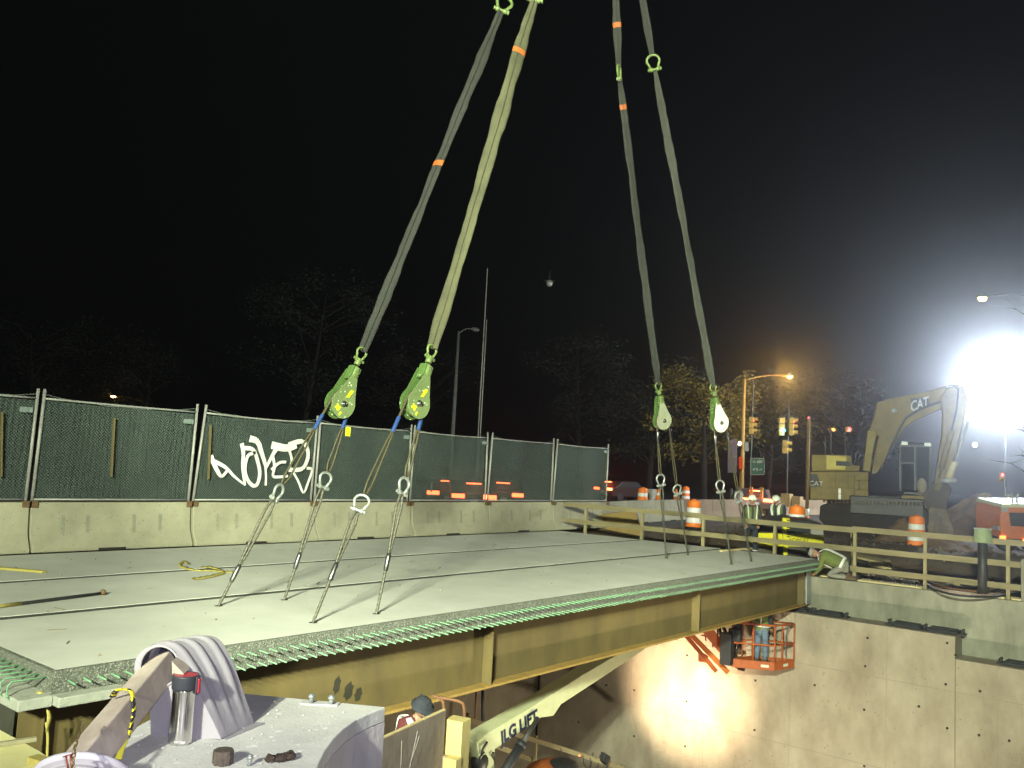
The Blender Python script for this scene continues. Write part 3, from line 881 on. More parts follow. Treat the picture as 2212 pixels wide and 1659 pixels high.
    if key == 'A':
        obj('yellow_tag', MB().box(mr + sdv * .08 - V((0, 0, .13)), (.08, .02, .14)), m_stick, rt)
    for (spt, base, word) in ends:
        dd = (spt - base).normalized(); ss = (sdv - dd * sdv.dot(dd)).normalized()
        wl = thing('wire_sling', word + ' stranded wire sling from the left, rising out of the concrete deck' if word not in ('leftmost', 'rightmost') else word + ' stranded wire sling rising out of the concrete deck', 'wire sling', tuple(base), 'wire slings rising from the deck')
        L = (spt - base).length
        kf = {'leftmost': .30, 'second': .34, 'third': .44, 'fourth': .42}.get(word, .5)
        fer = base + dd * L * kf
        q = MB(); rope_mb(q, [base - dd * .05, fer], .0175 if key in 'AB' else .02, 9)
        obj('single_part', q, m_rope, wl)
        q = MB(); wv = .05
        eye = spt - dd * .03
        rope_mb(q, [fer, base + dd * L * (kf + .15) + ss * wv * .4, base + dd * L * .88 + ss * wv, eye + ss * .025, eye - ss * .025, base + dd * L * .88 - ss * wv, base + dd * L * (kf + .15) - ss * wv * .4, fer], .0165 if key in 'AB' else .018, 9)
        obj('eye_loop', q, m_rope, wl)
        obj('ferrule', MB().tube([fer - dd * .13, fer - dd * .11, fer + dd * .08, fer + dd * .12], [.024, .034, .034, .026], 14), m_ferr, wl)
        obj('socket_hole', MB().lathe([(.0, .003), (.055, .003)], (base.x, base.y, 0), (0, 0, 1), 14, cap=False), m_hole, wl)
        upv = ((ul if spt is el[0] else ur) - spt).normalized()
        sk_ = thing('bow_shackle', word + ' galvanised shackle above the deck, joining a wire sling to the rope' if word in ('leftmost', 'rightmost') else word + ' galvanised shackle from the left, between wire sling and pulley rope', 'shackle', tuple(spt), 'galvanised shackles at the heads of the wire slings')
        wdir = {'leftmost': FR * .9 + RT * .4, 'second': RT * .7 + FR * .7, 'third': RT * .9 - UP * .35, 'fourth': RT * .6 + FR * .8}.get(word, RT * .8 + FR * .4)
        shackle_parts(sk_, spt, upv, wdir, .135 if key in 'AB' else .16, m_shackle)
# ------------------------------------------------------------------ things lying on the deck
m_strap = mat('yellow_webbing', (.5, .44, .12), .85, col2=(.36, .3, .08), scale=30)
def strap(P, w, label, cat, name, m, z0=.012):
    mb = MB(); S = []
    for i in range(len(P) - 1):
        for k in range(6): S.append(V(P[i]).lerp(V(P[i + 1]), k / 6))
    S.append(V(P[-1])); n = len(S)
    for i, p in enumerate(S):
        d = (S[min(i + 1, n - 1)] - S[max(i - 1, 0)]); d.z = 0; d.normalize(); s_ = V((-d.y, d.x, 0))
        rr = random.Random(i)
        tw = .5 * math.sin(i * .8)
        mb.v += [p + s_ * w * math.cos(tw) + V((0, 0, z0 + w * abs(math.sin(tw)))), p - s_ * w * math.cos(tw) + V((0, 0, z0))]
        mb.v += [mb.v[-2] + V((0, 0, .006)), mb.v[-1] + V((0, 0, .006))]
    for i in range(n - 1):
        a, b = i * 4, i * 4 + 4
        for q in ((a, a + 1, b + 1, b), (a + 2, b + 2, b + 3, a + 3), (a, b, b + 2, a + 2), (a + 1, a + 3, b + 3, b + 1)):
            mb.f.append(list(q)); mb.mi.append(0); mb.smooth.append(True)
    return tag(obj(name, mb, m), label, cat)
zz = lambda a, b, z=0: at(a / 2.967, 779 + b / 2.967, z=z)
strap([zz(1165, 1330), zz(1150, 1310), zz(1180, 1290), zz(1210, 1310)], .03, 'loose curled end of yellow strap on the deck beside the tie-down', 'strap', 'strap_end', m_strap)
strap([zz(1160, 1325), zz(1215, 1345), zz(1290, 1352), zz(1370, 1352), zz(1440, 1360), zz(1490, 1362)], .045, 'crumpled yellow tie-down strap lying on the deck left of the wires, upper length', 'strap', 'tie_down_strap', m_strap)
strap([zz(1290, 1330), zz(1340, 1328), zz(1400, 1345), zz(1430, 1365)], .04, 'short fold of yellow strap on top of the crumpled tie-down', 'strap', 'tie_down_strap', m_strap)
strap([zz(1240, 1408), zz(1300, 1400), zz(1360, 1388), zz(1430, 1368)], .05, 'flat yellow strap end in front of the crumpled tie-down', 'strap', 'tie_down_strap', m_strap)
p, q = at(-60, 1222, z=.02), at(96, 1235, z=.02)
tag(obj('wooden_plank', MB().beam(p, q, .10, .035), m_strap, bev=.004), 'yellowish plank on the deck at the left edge, below the first barrier', 'plank')
t = thing('steel_bar', 'long dark steel bar with a knob end lying on the deck at the left', 'bar', tuple(at(100, 1290, z=0)))
p, q = at(-70, 1318, z=.03), at(222, 1281, z=.03)
obj('shaft', MB().tube([p, q], .02, 10), m_dark, t)
obj('knob', MB().ball(q + V((0, 0, .01)), .042, 12, 8), m_rusty, t)
obj('wooden_end', MB().tube([p, p.lerp(q, .36)], .023, 10), m_strap, t)
for (u0, v0, u1, v1, lb) in ((1557, 1190, 1622, 1184, 'short pale board at the far edge of the deck by the worker in dark trousers'),):
    tag(obj('short_board', MB().beam(at(u0, v0, z=.02), at(u1, v1, z=.02), .1, .05), m_fresh, bev=.004), lb, 'board')

rr = random.Random(31); db = MB()
for i in range(150):
    x = rr.uniform(4.2, 23); y = rr.uniform(8.5, 16.5); s_ = rr.uniform(.008, .03); a = rr.uniform(0, 6)
    if rr.random() < .25: db.beam((x, y, .006), (x + math.cos(a) * s_ * 8, y + math.sin(a) * s_ * 8, .006), .012, .008)
    else:
        c_ = V((x, y, .001)); P = [c_ + V((math.cos(a + k * 2.09), math.sin(a + k * 2.09), 0)) * s_ * rr.uniform(.6, 1.3) for k in range(3)] + [c_ + V((0, 0, s_ * .8))]
        db.add(P, [(0, 1, 3), (1, 2, 3), (2, 0, 3)])
kind(obj('deck_litter', db, mat('litter', (.26, .22, .15), .9)), 'stuff')
# ------------------------------------------------------------------ foreground concrete block
ZB = 1.25
m_blkc = mat('foreground_concrete', (.76, .76, .72), .85, col2=(.52, .52, .50), scale=5, amount=.7, bump=.12, bscale=90, speck=(70, (.8, .8, .78), .985))
m_blkf = mat('formed_concrete_face', (.62, .59, .59), .85, col2=(.48, .45, .45), scale=6, amount=.8, bump=.12, bscale=45, streak=(1, 1, .2))  # cool tint of the near light is put into this side's colour
cur = [at(u, v, z=ZB) for u, v in [(833, 1527), (800, 1540), (770, 1554), (745, 1572), (722, 1594), (702, 1622), (688, 1650), (680, 1690), (676, 1740)]]
topp = [at(520, 1497, z=ZB)] + cur + [V((1.3, 1.5, ZB)), V((.7, 1.9, ZB)), V((.62, 2.6, ZB)), at(300, 1478 + 22, z=ZB) + V((.1, .25, 0))]
topp = [at(520, 1497, z=ZB)] + cur + [at(676, 2000, z=ZB), at(100, 2000, z=ZB), at(60, 1697, z=ZB), at(150, 1648, z=ZB), at(281, 1577, z=ZB), at(327, 1552, z=ZB), at(400, 1500, z=ZB)]
t = thing('concrete_pedestal', 'pale concrete block with a curved edge in the foreground carrying the steel mug', 'concrete block', (1.5, 2.2, -1))
obj('top_slab', MB().prism(topp, (0, 0, -.05)), m_blkc, t, bev=.004)
obj('formed_face', MB().prism([p + V((0, 0, -.051)) for p in topp], (0, 0, -2.2)), m_blkf, t)

# ------------------------------------------------------------------ corrugated plastic pipes
m_pipe = mat('lavender_grey_plastic', (.36, .34, .37), .75, col2=(.29, .275, .30), scale=5, amount=.6, spec=.2, bump=.08, bscale=60)
m_pipein = mat('dark_pipe_inside', (.06, .065, .09), .7, col2=(.03, .03, .045), scale=8)
BL, BR, BB = V((1.43, 2.44, ZB)), at(478, 1599, z=ZB), at(545, 1562, z=ZB)
nrm = (BR - BL).cross(V((0, 0, 1))).normalized()
if nrm.dot(FR) < 0: nrm = -nrm
front_px = [(326, 1596), (324, 1545), (318, 1500), (298, 1470), (290, 1448), (294, 1422), (308, 1405), (325, 1396), (343, 1392), (362, 1396), (378, 1408), (394, 1430), (410, 1456), (428, 1492), (444, 1525), (462, 1562), (478, 1596)]
fr = [on_plane(u, v, BR, nrm) for u, v in front_px]
t = thing('corrugated_pipe_hood', 'lavender-grey ribbed plastic pipe hood standing behind the steel mug with a timber through it', 'pipe', tuple((BL + BR) / 2))
ext = BB - BR; n = 34
mb = MB(); NP = 0
# resample outline smoothly
def resample(P, n):
    S = []
    for i in range(len(P) - 1):
        a, b, c, d = P[max(i - 1, 0)], P[i], P[i + 1], P[min(i + 2, len(P) - 1)]
        for k in range(8):
            q = k / 8
            S.append(0.5 * ((2 * b) + (c - a) * q + (2 * a - 5 * b + 4 * c - d) * q * q + (3 * b - a - 3 * c + d) * q ** 3))
    S.append(P[-1]); L = [0]
    for i in range(1, len(S)): L.append(L[-1] + (S[i] - S[i - 1]).length)
    out = []; j = 0
    for k in range(n):
        s = L[-1] * k / (n - 1)
        while j < len(L) - 2 and L[j + 1] < s: j += 1
        out.append(S[j].lerp(S[j + 1], (s - L[j]) / max(1e-9, L[j + 1] - L[j])))
    return out
A = resample(fr, 44); cen = sum(A, V((0, 0, 0))) / len(A); cen = V((cen.x, cen.y, ZB + .12))
rings = []
for k in range(n + 1):
    s = k / n
    ph = s * 3.05
    rib = .0075 * (max(0, math.sin(ph * 2 * math.pi - 1.2)) ** .7 if s > .08 else 0)
    grow = 1 + .03 * s + (0 if s > .02 else -.03)
    rw = []
    for i, p in enumerate(A):
        hgt = (p.z - ZB) / .3
        q = cen + (p - cen) * grow + ext * s
        out = (p - cen); out = (out - nrm * out.dot(nrm)).normalized()
        q = q + out * rib * min(1, hgt * 2.2) + V((0, 0, -.008 * s * hgt)) + (BR - BL).normalized() * (.055 * s * max(0, hgt))
        rw.append(q)
    rings.append(rw)
K = len(A)
for rw in rings: mb.v += rw
for k in range(n):
    for i in range(K - 1):
        mb.f.append([k * K + i, k * K + i + 1, (k + 1) * K + i + 1, (k + 1) * K + i]); mb.mi.append(0); mb.smooth.append(True)
hc = on_plane(345, 1440, BR, nrm); hr = .060
hole = [hc + ((BR - BL).normalized() * math.cos(a * 6.2832 / 24) * hr + V((0, 0, 1)) * math.sin(a * 6.2832 / 24) * hr * 1.0) for a in range(24)]
# front cap with a hole: fan from outline to hole ring
o = len(mb.v); mb.v += A + [p for p in hole]
def ang(p):
    dd = p - hc; return math.atan2(dd.z, dd.dot((BR - BL).normalized()))
outl = sorted(range(K), key=lambda i: ang(A[i])); holl = sorted(range(24), key=lambda i: ang(hole[i]))
bmf = []
i = j = 0
Aa = [ang(A[q]) for q in outl]; Ha = [ang(hole[q]) for q in holl]
while i < K or j < 24:
    ai = Aa[i] if i < K else 99; hj = Ha[j] if j < 24 else 99
    if ai <= hj:
        bmf.append([o + outl[i % K], o + outl[(i + 1) % K], o + K + holl[j % 24]]); i += 1
    else:
        bmf.append([o + K + holl[j % 24], o + K + holl[(j + 1) % 24], o + outl[i % K]]); j += 1
for f_ in bmf: mb.f.append(f_); mb.mi.append(0); mb.smooth.append(False)
mb.v += []
obj('ribbed_shell', mb, m_pipe, t)
obj('opening', MB().tube([hc + nrm * .002, hc + nrm * .09], hr * 1.01, 24, cap=False).lathe([(0, 0), (hr, 0)], hc + nrm * .088, nrm, 24, cap=False), m_pipein, t)
obj('opening_rim', MB().tube([p - nrm * .001 for p in hole], .0035, 6, closed=True), m_pipe, t)
fl = MB(); fl.prism([BR - nrm * .004 + (BR - BL).normalized() * .004, BR + ext + (BR - BL).normalized() * .012, BR + ext + (BR - BL).normalized() * .04, BR + (BR - BL).normalized() * .012], (0, 0, .004))
obj('base_flange', fl, m_pipe, t)

# second pipe, nearest, cut by the lower edge
t = thing('corrugated_pipe_elbow', 'ribbed lavender plastic pipe in the bottom left corner with a chain over it', 'pipe', tuple(at(170, 1640, d=2.15)))
c0 = at(180, 1678, d=2.2); axr = (RT * .12 - UP * .60 - FR * .79).normalized()
side = (RT - axr * RT.dot(axr)).normalized(); upp = axr.cross(side).normalized()
if upp.dot(UP) < 0: upp = -upp
mb = MB(); n = 60; K = 40
for k in range(n + 1):
    s = k / n; ph = s * 5.0
    rib = .012 * (.5 + .5 * math.sin(ph * 2 * math.pi)) ** .8
    rr = .112 - .045 * s + rib 
    cc = c0 + axr * (s * .17)
    for i in range(K):
        a = 2 * math.pi * i / K
        mb.v.append(cc + side * math.cos(a) * rr * 1.0 + upp * math.sin(a) * rr)
for k in range(n):
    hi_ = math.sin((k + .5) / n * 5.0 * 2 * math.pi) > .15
    for i in range(K):
        i2 = (i + 1) % K
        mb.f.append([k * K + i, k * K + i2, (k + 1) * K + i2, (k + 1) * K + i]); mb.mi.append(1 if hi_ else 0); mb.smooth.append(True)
mb.f.append(list(range(K))); mb.mi.append(0); mb.smooth.append(False)
mb.f.append([n * K + i for i in range(K)]); mb.mi.append(0); mb.smooth.append(False)
obj('ribbed_shell', mb, [m_pipe, mat('lit_rib_plastic', (.50, .48, .53), .7, col2=(.40, .38, .43), scale=9)], t)  # paler ridges put the light and dark banding of the ribs into colour

# timber between the two pipes
m_tim = mat('weathered_timber', (.50, .43, .36), .85, col2=(.30, .25, .21), scale=16, amount=1.0, bump=.08, bscale=120)
P1, P0 = at(340, 1453, d=2.60), at(212, 1608, d=2.26)
dd = (P1 - P0).normalized()
t = thing('timber_post', 'weathered square timber running down from the pipe hood with yellow caution ribbon on it', 'timber', tuple(P0))
obj('timber', MB().beam(P0 - dd * .12, P1 + dd * .05, .078, .078, up=(UP - RT * .35)), m_tim, t, bev=.005)
sd_ = dd.cross(UP).normalized()
obj('wedge', MB().prism([at(371, 1428, d=2.53), at(397, 1456, d=2.52), at(372, 1478, d=2.52)], FR * .05), m_tim, t)
# ribbon, tied around
m_rib = mat('yellow_black_ribbon', (.8, .72, .02), .55, col2=(.7, .6, .02), scale=55, amount=.2, speck=(75, (.02, .02, .02), .55))
rb = thing('caution_ribbon', 'yellow and black caution ribbon knotted around the timber and hanging down', 'ribbon', tuple(at(285, 1520, d=2.35)))
pts = [at(u, v, d=d_) for u, v, d_ in [(243, 1506, 2.40), (252, 1492, 2.36), (270, 1489, 2.335), (284, 1494, 2.325), (288, 1512, 2.32), (290, 1535, 2.32), (286, 1556, 2.32), (282, 1578, 2.33), (276, 1596, 2.33)]]
rp = MB(); 
for i in range(len(pts) - 1):
    for k in range(3):
        pass
rp.tube(resample(pts, 60), [.006 + .004 * abs(math.sin(i * .9)) for i in range(60)], 6, flat=.35)
obj('twisted_part', rp, m_rib, rb)
pts = [at(u, v, d=d_) for u, v, d_ in [(277, 1594, 2.32), (268, 1606, 2.31), (256, 1622, 2.30), (246, 1642, 2.29), (262, 1640, 2.3), (268, 1618, 2.31), (276, 1600, 2.32)]]
obj('hanging_tail', MB().prism(pts, FR * .004), mat('yellow_ribbon', (.8, .76, .03), .5, col2=(.7, .66, .05), scale=20), rb)
# chain over the near pipe with nails
m_ch = mat('brass_chain', (.35, .27, .13), .4, metal=.7, col2=(.2, .14, .07), scale=20)
ch = thing('chain', 'thin brass chain hanging over the ribbed pipe in the bottom left corner', 'chain', tuple(at(170, 1600, d=2.1)))
cp = resample([at(u, v, d=d_) for u, v, d_ in [(178, 1560, 2.18), (172, 1585, 2.12), (165, 1605, 2.08), (160, 1625, 2.05), (158, 1645, 2.03), (156, 1668, 2.02)]], 13)
for i in range(12):
    a, b = cp[i], cp[i + 1]; d_ = (b - a); L = d_.length; d_.normalize()
    s1 = d_.cross(FR if i % 2 else RT).normalized()
    mid = (a + b) / 2
    ring = [mid + d_ * math.cos(q * .6283) * L * .68 + s1 * math.sin(q * .6283) * .0055 for q in range(10)]
    obj('chain_link', MB().tube(ring, .0018, 5, closed=True), m_ch, ch)
nl = MB(); m_nail = mat('red_nail', (.3, .05, .03), .5, metal=.3)
for (u0, v0, u1, v1) in ((142, 1632, 148, 1662), (152, 1629, 156, 1662)):
    p, q = at(u0, v0, d=2.04), at(u1, v1, d=2.03)
    nl = MB().cyl(p, q, .0022, 8).cyl(p, p + (q - p).normalized() * .002, .0065, 10)
    tag(obj('nail', nl, m_nail), 'left one of two rusty red nails at the chain end' if u0 < 150 else 'right one of two rusty red nails at the chain end', 'nail', 'two rusty nails at the end of the chain')

# ------------------------------------------------------------------ mug
MGC = at(389, 1604, z=ZB) 
m_ss = mat('brushed_steel', (.78, .75, .75), .2, metal=1.0, col2=(.68, .66, .66), scale=60)
_n, _l = m_ss.node_tree.nodes, m_ss.node_tree.links
_t = _n.new('ShaderNodeTangent'); _t.direction_type = 'RADIAL'; _t.axis = 'Z'
_l.new(_t.outputs[0], _n['Principled BSDF'].inputs['Tangent'])
_n['Principled BSDF'].inputs['Anisotropic'].default_value = .9
_n['Principled BSDF'].inputs['Anisotropic Rotation'].default_value = .25
m_lid = mat('charcoal_lid', (.035, .04, .05), .5, col2=(.028, .03, .04), scale=9)
m_red = mat('red_plastic', (.42, .02, .04), .4, col2=(.36, .016, .03), scale=6)
t = thing('travel_mug', 'stainless steel travel mug with charcoal lid and red button on the concrete block', 'mug', tuple(MGC))
h_ = .192
obj('steel_body', MB().lathe([(.0, .0005), (.032, .0005), (.0338, .004), (.0325, .05), (.0315, .10), (.0332, .15), (.0348, .153)], MGC, (0, 0, 1), 48), m_ss, t)
obj('lid', MB().lathe([(.0352, .1525), (.0362, .157), (.0372, .188), (.0375, .1925), (.0345, .193), (.032, .188), (0, .1875)], MGC, (0, 0, 1), 48), m_lid, t)
obj('lid_inset', MB().lathe([(0, .1885), (.031, .1885), (.0335, .192)], MGC, (0, 0, 1), 40), m_red, t)
sdm = (RT - V((0, 0, RT.z))).normalized()
obj('button', MB().box(MGC + sdm * .0405 + V((0, 0, .163)), (.008, .017, .043), (sdm, V((-sdm.y, sdm.x, 0)), V((0, 0, 1)))), m_red, t, bev=.003)
obj('button_hinge', MB().box(MGC + sdm * .036 + V((0, 0, .165)), (.008, .024, .05), (sdm, V((-sdm.y, sdm.x, 0)), V((0, 0, 1)))), m_lid, t, bev=.003)
cdir = (EYEP - MGC); cdir.z = 0; cdir.normalize()
text('brand_lettering', 'contigo', .0105, mat('white_print', (.85, .85, .85), .5), MGC + cdir * .0345 + V((0, 0, .0125)) , sdm, V((0, 0, 1)), t)

# small things on the block
wp = thing('anchor_plate', 'white mortar pad with two upright anchor bolts at the back of the concrete block', 'anchor plate', tuple(at(690, 1520, z=ZB)))
obj('mortar_pad', MB().prism([at(u, v, z=ZB + .0005) for u, v in [(655, 1514), (735, 1520), (728, 1526), (648, 1522)]], (0, 0, .004)), mat('mortar', (.62, .62, .62), .9), wp)
for (u, v) in ((672, 1518), (715, 1521)):
    p = at(u, v, z=ZB + .005)
    obj('anchor_bolt', MB().cyl(p, p + V((0, 0, .03)), .0075, 10).cyl(p + V((0, 0, .017)), p + V((0, 0, .026)), .0125, 6), m_galv, wp)
p = at(481, 1650, z=ZB)
tag(obj('wooden_peg', MB().lathe([(.026, 0), (.029, .004), (.0285, .034), (.027, .038)], p, (0, 0, 1), 8), mat('dark_wood', (.13, .1, .085), .85, col2=(.07, .055, .045), scale=30, bump=.4), bev=.002), 'stubby dark octagonal wooden peg below the mug', 'peg')
p = at(539, 1654, z=ZB)
tag(obj('anchor_stud', MB().cyl(p, p + V((0, 0, .03)), .0055, 10).cyl(p + V((0, 0, .018)), p + V((0, 0, .026)), .009, 6), m_galv), 'thin upright steel stud right of the wooden peg', 'bolt')
# crumpled dark glove
p = at(608, 1636, z=ZB + .012); gl = MB(); rr = random.Random(4)
gx = (at(640, 1630, z=ZB) - at(575, 1640, z=ZB)).normalized()
gl.ball(p, .022, 12, 8, (1.2, .8, .45)); gl.ball(p + gx * .022, .017, 10, 6, (1.2, .9, .5)); gl.ball(p - gx * .02, .016, 10, 6, (1.3, .8, .4))
gyv = V((-gx.y, gx.x, 0))
for a, b, L in ((-.03, .004, .022), (-.032, -.008, .018), (.03, .012, .02), (.036, .004, .016), (.03, -.01, .014)):
    q0 = p + gx * a * .7 + gyv * b; gl.tube([q0, q0 + gx * math.copysign(L * .6, a) + gyv * .006 + V((0, 0, .004)), q0 + gx * math.copysign(L, a) + V((0, 0, -.004))], [.0075, .007, .0045], 8)
for v_ in gl.v: v_ += V((rr.uniform(-1, 1), rr.uniform(-1, 1), rr.uniform(-1, 1))) * .0022
tag(obj('work_glove', gl, mat('dark_leather', (.07, .045, .035), .8, col2=(.03, .02, .016), scale=60, bump=.5)), 'crumpled dark work glove lying on the concrete block right of the mug', 'glove')
rr = random.Random(9); cr = MB()
for i in range(240):
    u = rr.uniform(290, 800); v = rr.uniform(1500, 1659)
    if v < 1497 + (u - 520) * .096 + 8 or v > 1545 + (760 - u) * 1.0: continue
    q = at(u, v, z=ZB + .001); s = rr.choice((.0012, .0016, .002, .003, .005)); a = rr.uniform(0, 6)
    P = [q + V((math.cos(a + k * 1.57), math.sin(a + k * 1.57), 0)) * s * rr.uniform(.6, 1.4) for k in range(4)] + [q + V((0, 0, s * .7))]
    cr.add(P, [(0, 1, 4), (1, 2, 4), (2, 3, 4), (3, 0, 4)])
kind(obj('concrete_crumbs', cr, mat('crumbs', (.6, .6, .58), .9)), 'stuff')

# yellow cord from the near corner rebar
yc = thing('yellow_rope', 'yellow rope tied to the corner bars of the deck and hanging straight down', 'rope', tuple(at(98, 1530, z=-.2)))
k0 = at(88, 1500, z=-.11)
a1 = at(88, 1502, d=8.0); pts = [at(u, v, d=7.9) for u, v in [(84, 1495), (92, 1505), (99, 1530), (106, 1552), (104, 1575), (104, 1660)]]
obj('cord', MB().tube(resample([at(u, v, d=7.95) for u, v in [(100, 1560), (103, 1590), (102, 1630), (103, 1665)]], 10), .013, 6), m_strap, yc)
obj('ribbon_knot', MB().tube(resample([at(u, v, d=7.9) for u, v in [(80, 1495), (94, 1500), (98, 1520), (107, 1548), (100, 1580)]], 14), [.02, .028, .03, .03, .024, .02, .02, .026, .034, .04, .034, .026, .02, .014], 6, flat=.45), m_strap, yc)

# bright plywood shutter at the lower left and its small strips
P = [at(u, v, z=-.1) for u, v in [(-40, 1552), (0, 1575), (86, 1622), (130, 1655), (60, 1700), (-60, 1700)]]
P = [at(u, v, z=.75) for u, v in [(-40, 1552), (0, 1576), (86, 1622), (128, 1652), (40, 1760), (-80, 1700)]]
ply = thing('formwork_sheet', 'bright yellow plywood sheet in the bottom left corner under the deck ledge', 'plywood', tuple(P[1]))
obj('sheet', MB().prism(P, (0, 0, -.02)), mat('yellow_plywood', (.85, .85, .42), .7, col2=(.74, .70, .3), scale=4), ply, bev=.003)
obj('batten', MB().beam(at(-30, 1612, z=.762), at(78, 1596, z=.762), .022, .018), mat('grey_batten', (.4, .38, .22), .8), ply)
obj('edge_strip', MB().beam(at(70, 1640, z=.77), at(120, 1655, z=.77), .05, .03), m_strap, ply)

# ------------------------------------------------------------------ formwork board and post right of the block
zf = .2
a, b = at(815, 1603, z=zf), at(963, 1535, z=zf)
d_ = (b - a).normalized(); nr = V((d_.y, -d_.x, 0))
if nr.dot(FR) > 0: nr = -nr
t = thing('plywood_shutter', 'stained plywood formwork panel with bright top edge between the block and the timber post', 'formwork', tuple(a))
m_ply = mat('stained_plywood', (.36, .30, .26), .85, col2=(.16, .125, .105), scale=3, amount=.7, bump=.3, streak=(1, 1, .5))
obj('panel_face', MB().prism([a - d_ * .6, b, b - V((0, 0, 2)), a - d_ * .6 - V((0, 0, 2))], -nr * .02), m_ply, t)
obj('top_edge', MB().prism([a - d_ * .6 + V((0, 0, .002)), b + V((0, 0, .002)), b - nr * .025 + V((0, 0, .002)), a - d_ * .6 - nr * .025 + V((0, 0, .002))], (0, 0, .008)), m_fresh, t)
dk = MB()
for (u, v, u2, v2) in ((868, 1600, 866, 1659), (902, 1580, 885, 1659), (906, 1590, 890, 1640)):
    p = on_plane(u, v, a, nr) + nr * .001; q = on_plane(u2, v2, a, nr) + nr * .001; dk.beam(p, q, .008, .003, up=tuple(nr))
obj('mortar_drip', dk, mat('mortar_drip', (.5, .46, .42), .9), t)
p = at(989, 1552, z=.12)
dirp = d_
t = thing('shoring_post', 'thick yellowish timber post standing right of the plywood formwork', 'timber post', tuple(p))
obj('main_timber', MB().beam(p - V((0, 0, 2.4)), p, .16, .14, up=tuple(dirp)), mat('yellow_timber', (.62, .52, .22), .75, col2=(.5, .4, .15), scale=3, streak=(1, 1, .15), bump=.2), t, bev=.004)
p2 = at(978, 1636, d=p.dot(FR) - EYEP.dot(FR) - .14)
obj('lower_block', MB().beam(p2 - V((0, 0, 1.4)), p2, .11, .09, up=tuple(dirp)), MATS['yellow_timber'], t, bev=.004)
p3 = at(962, 1632, d=p.dot(FR) - EYEP.dot(FR) - .10)
obj('side_plank', MB().beam(p3 - V((0, 0, 1.4)), p3, .06, .05, up=tuple(dirp)), mat('brown_plank', (.4, .3, .2), .8), t, bev=.003)
# bent reinforcing hoops behind
for (pts, lb) in (([(960, 1560), (958, 1522), (955, 1512), (948, 1507), (935, 1503)], 'left brown bent bar rising behind the plywood formwork'),
                  ([(1003, 1560), (1002, 1526), (996, 1517), (975, 1511), (950, 1507)], 'right brown bent bar behind the timber post')):
    tag(obj('bent_bar', MB().tube(resample([at(u, v, d=9.5) for u, v in [(pts[0][0], 1700)] + pts], 24), .018, 10), m_brown), lb, 'steel bar')
tag(obj('steel_bar', MB().tube([at(1043, 1478, d=17), at(1043, 1557, d=17)], .033, 10), m_black), 'thick dark vertical bar hanging below the girder above the timber post', 'bar', 'vertical bars below the girder')
tag(obj('steel_bar', MB().tube([at(1029, 1484, d=17), at(1027, 1552, d=17)], .022, 10), m_brown), 'thin brown vertical bar left of the thick dark one below the girder', 'bar', 'vertical bars below the girder')

# ------------------------------------------------------------------ wooden guard railing on the far abutment
t = thing('guard_railing', 'wooden guard railing of posts and boards along the far edge of the pit', 'railing', (24.3, 10, -.5))
for y in (16.15, 14.0, 11.88, 9.65, 7.42, 5.66, 3.79, 1.9): 
    obj('post', MB().box((24.30, y, .2), (.085, .085, 1.42)), m_lumber2, t, bev=.004)
rr = random.Random(2)
for (z, nm) in ((.86, 'top_rail'), (.34, 'middle_rail'), (-.17, 'bottom_rail')):
    y0 = 16.95
    cuts = [16.95, 11.9, 7.4, 3.0, 1.2] if nm != 'middle_rail' else [16.95, 14.0, 9.65, 5.65, 1.2]
    for k in range(len(cuts) - 1):
        z1, z2 = z + rr.uniform(-.02, .02), z + rr.uniform(-.02, .02)
        obj(nm, MB().beam((24.235 - .002 * k, cuts[k] + .08, z1), (24.235 - .002 * k, cuts[k + 1] - .05, z2), .04, .145, up=(0, 0, 1)), m_lumber, t, bev=.003)
# ------------------------------------------------------------------ cream boom lift in the pit
YB = 9.75
bl = thing('boom_lift', 'cream boom of a lift with dark lettering passing under the bridge from the pit', 'boom lift', tuple(at(1100, 1640, y=YB)), 'lifts working in the pit')
Pb = lambda u, v: at(u, v, y=YB)
side = [Pb(*q) for q in [(1047, 1588), (1150, 1527), (1260, 1457), (1398, 1376), (1450, 1350), (1470, 1352), (1405, 1394), (1311, 1457), (1212, 1522), (1196, 1546), (1186, 1548), (1169, 1550), (1070, 1618), (1066, 1640), (1072, 1690), (1040, 1690), (1040, 1660), (1032, 1620), (1030, 1604)]]
obj('boom', MB().prism(side, (0, .34, 0)), m_cream, bl, bev=.01)
a, b = Pb(1077, 1606), Pb(1170, 1545)
xa = (b - a).normalized(); ya = V((-xa.z, 0, xa.x)); 
ctr = Pb(1122, 1570) + V((0, -.006, 0))
text('lettering', 'JLG LIFT', (b - a).length / 4.15, mat('navy_letters', (.02, .025, .06), .5), ctr, xa, ya, bl, .012, .98)
p, q = at(1162, 1551, y=YB - .1), at(1075, 1690, y=YB - .1)
obj('cylinder_rod', MB().cyl(p, p.lerp(q, .45), .045, 12), m_dark, bl)
obj('cylinder_barrel', MB().cyl(p.lerp(q, .42), q, .085, 14).cyl(p.lerp(q, .40), p.lerp(q, .47), .1, 14), m_black, bl)
hyd = MB()
for (u0, v0, u1, v1) in ((1052, 1603, 1040, 1630), (1045, 1625, 1035, 1645), (1065, 1625, 1068, 1640)):
    hyd.tube([at(u0, v0, y=YB - .02), at((u0 + u1) / 2 - 3, (v0 + v1) / 2, y=YB - .05), at(u1, v1, y=YB - .02)], .02, 6)
obj('hose', hyd, m_black, bl)
obj('joint', MB().ball(at(1036, 1645, y=YB + .1), .17, 10, 8, (1, .9, 1.1)), m_dark, bl)
p = at(1190, 1668, y=YB + .9)
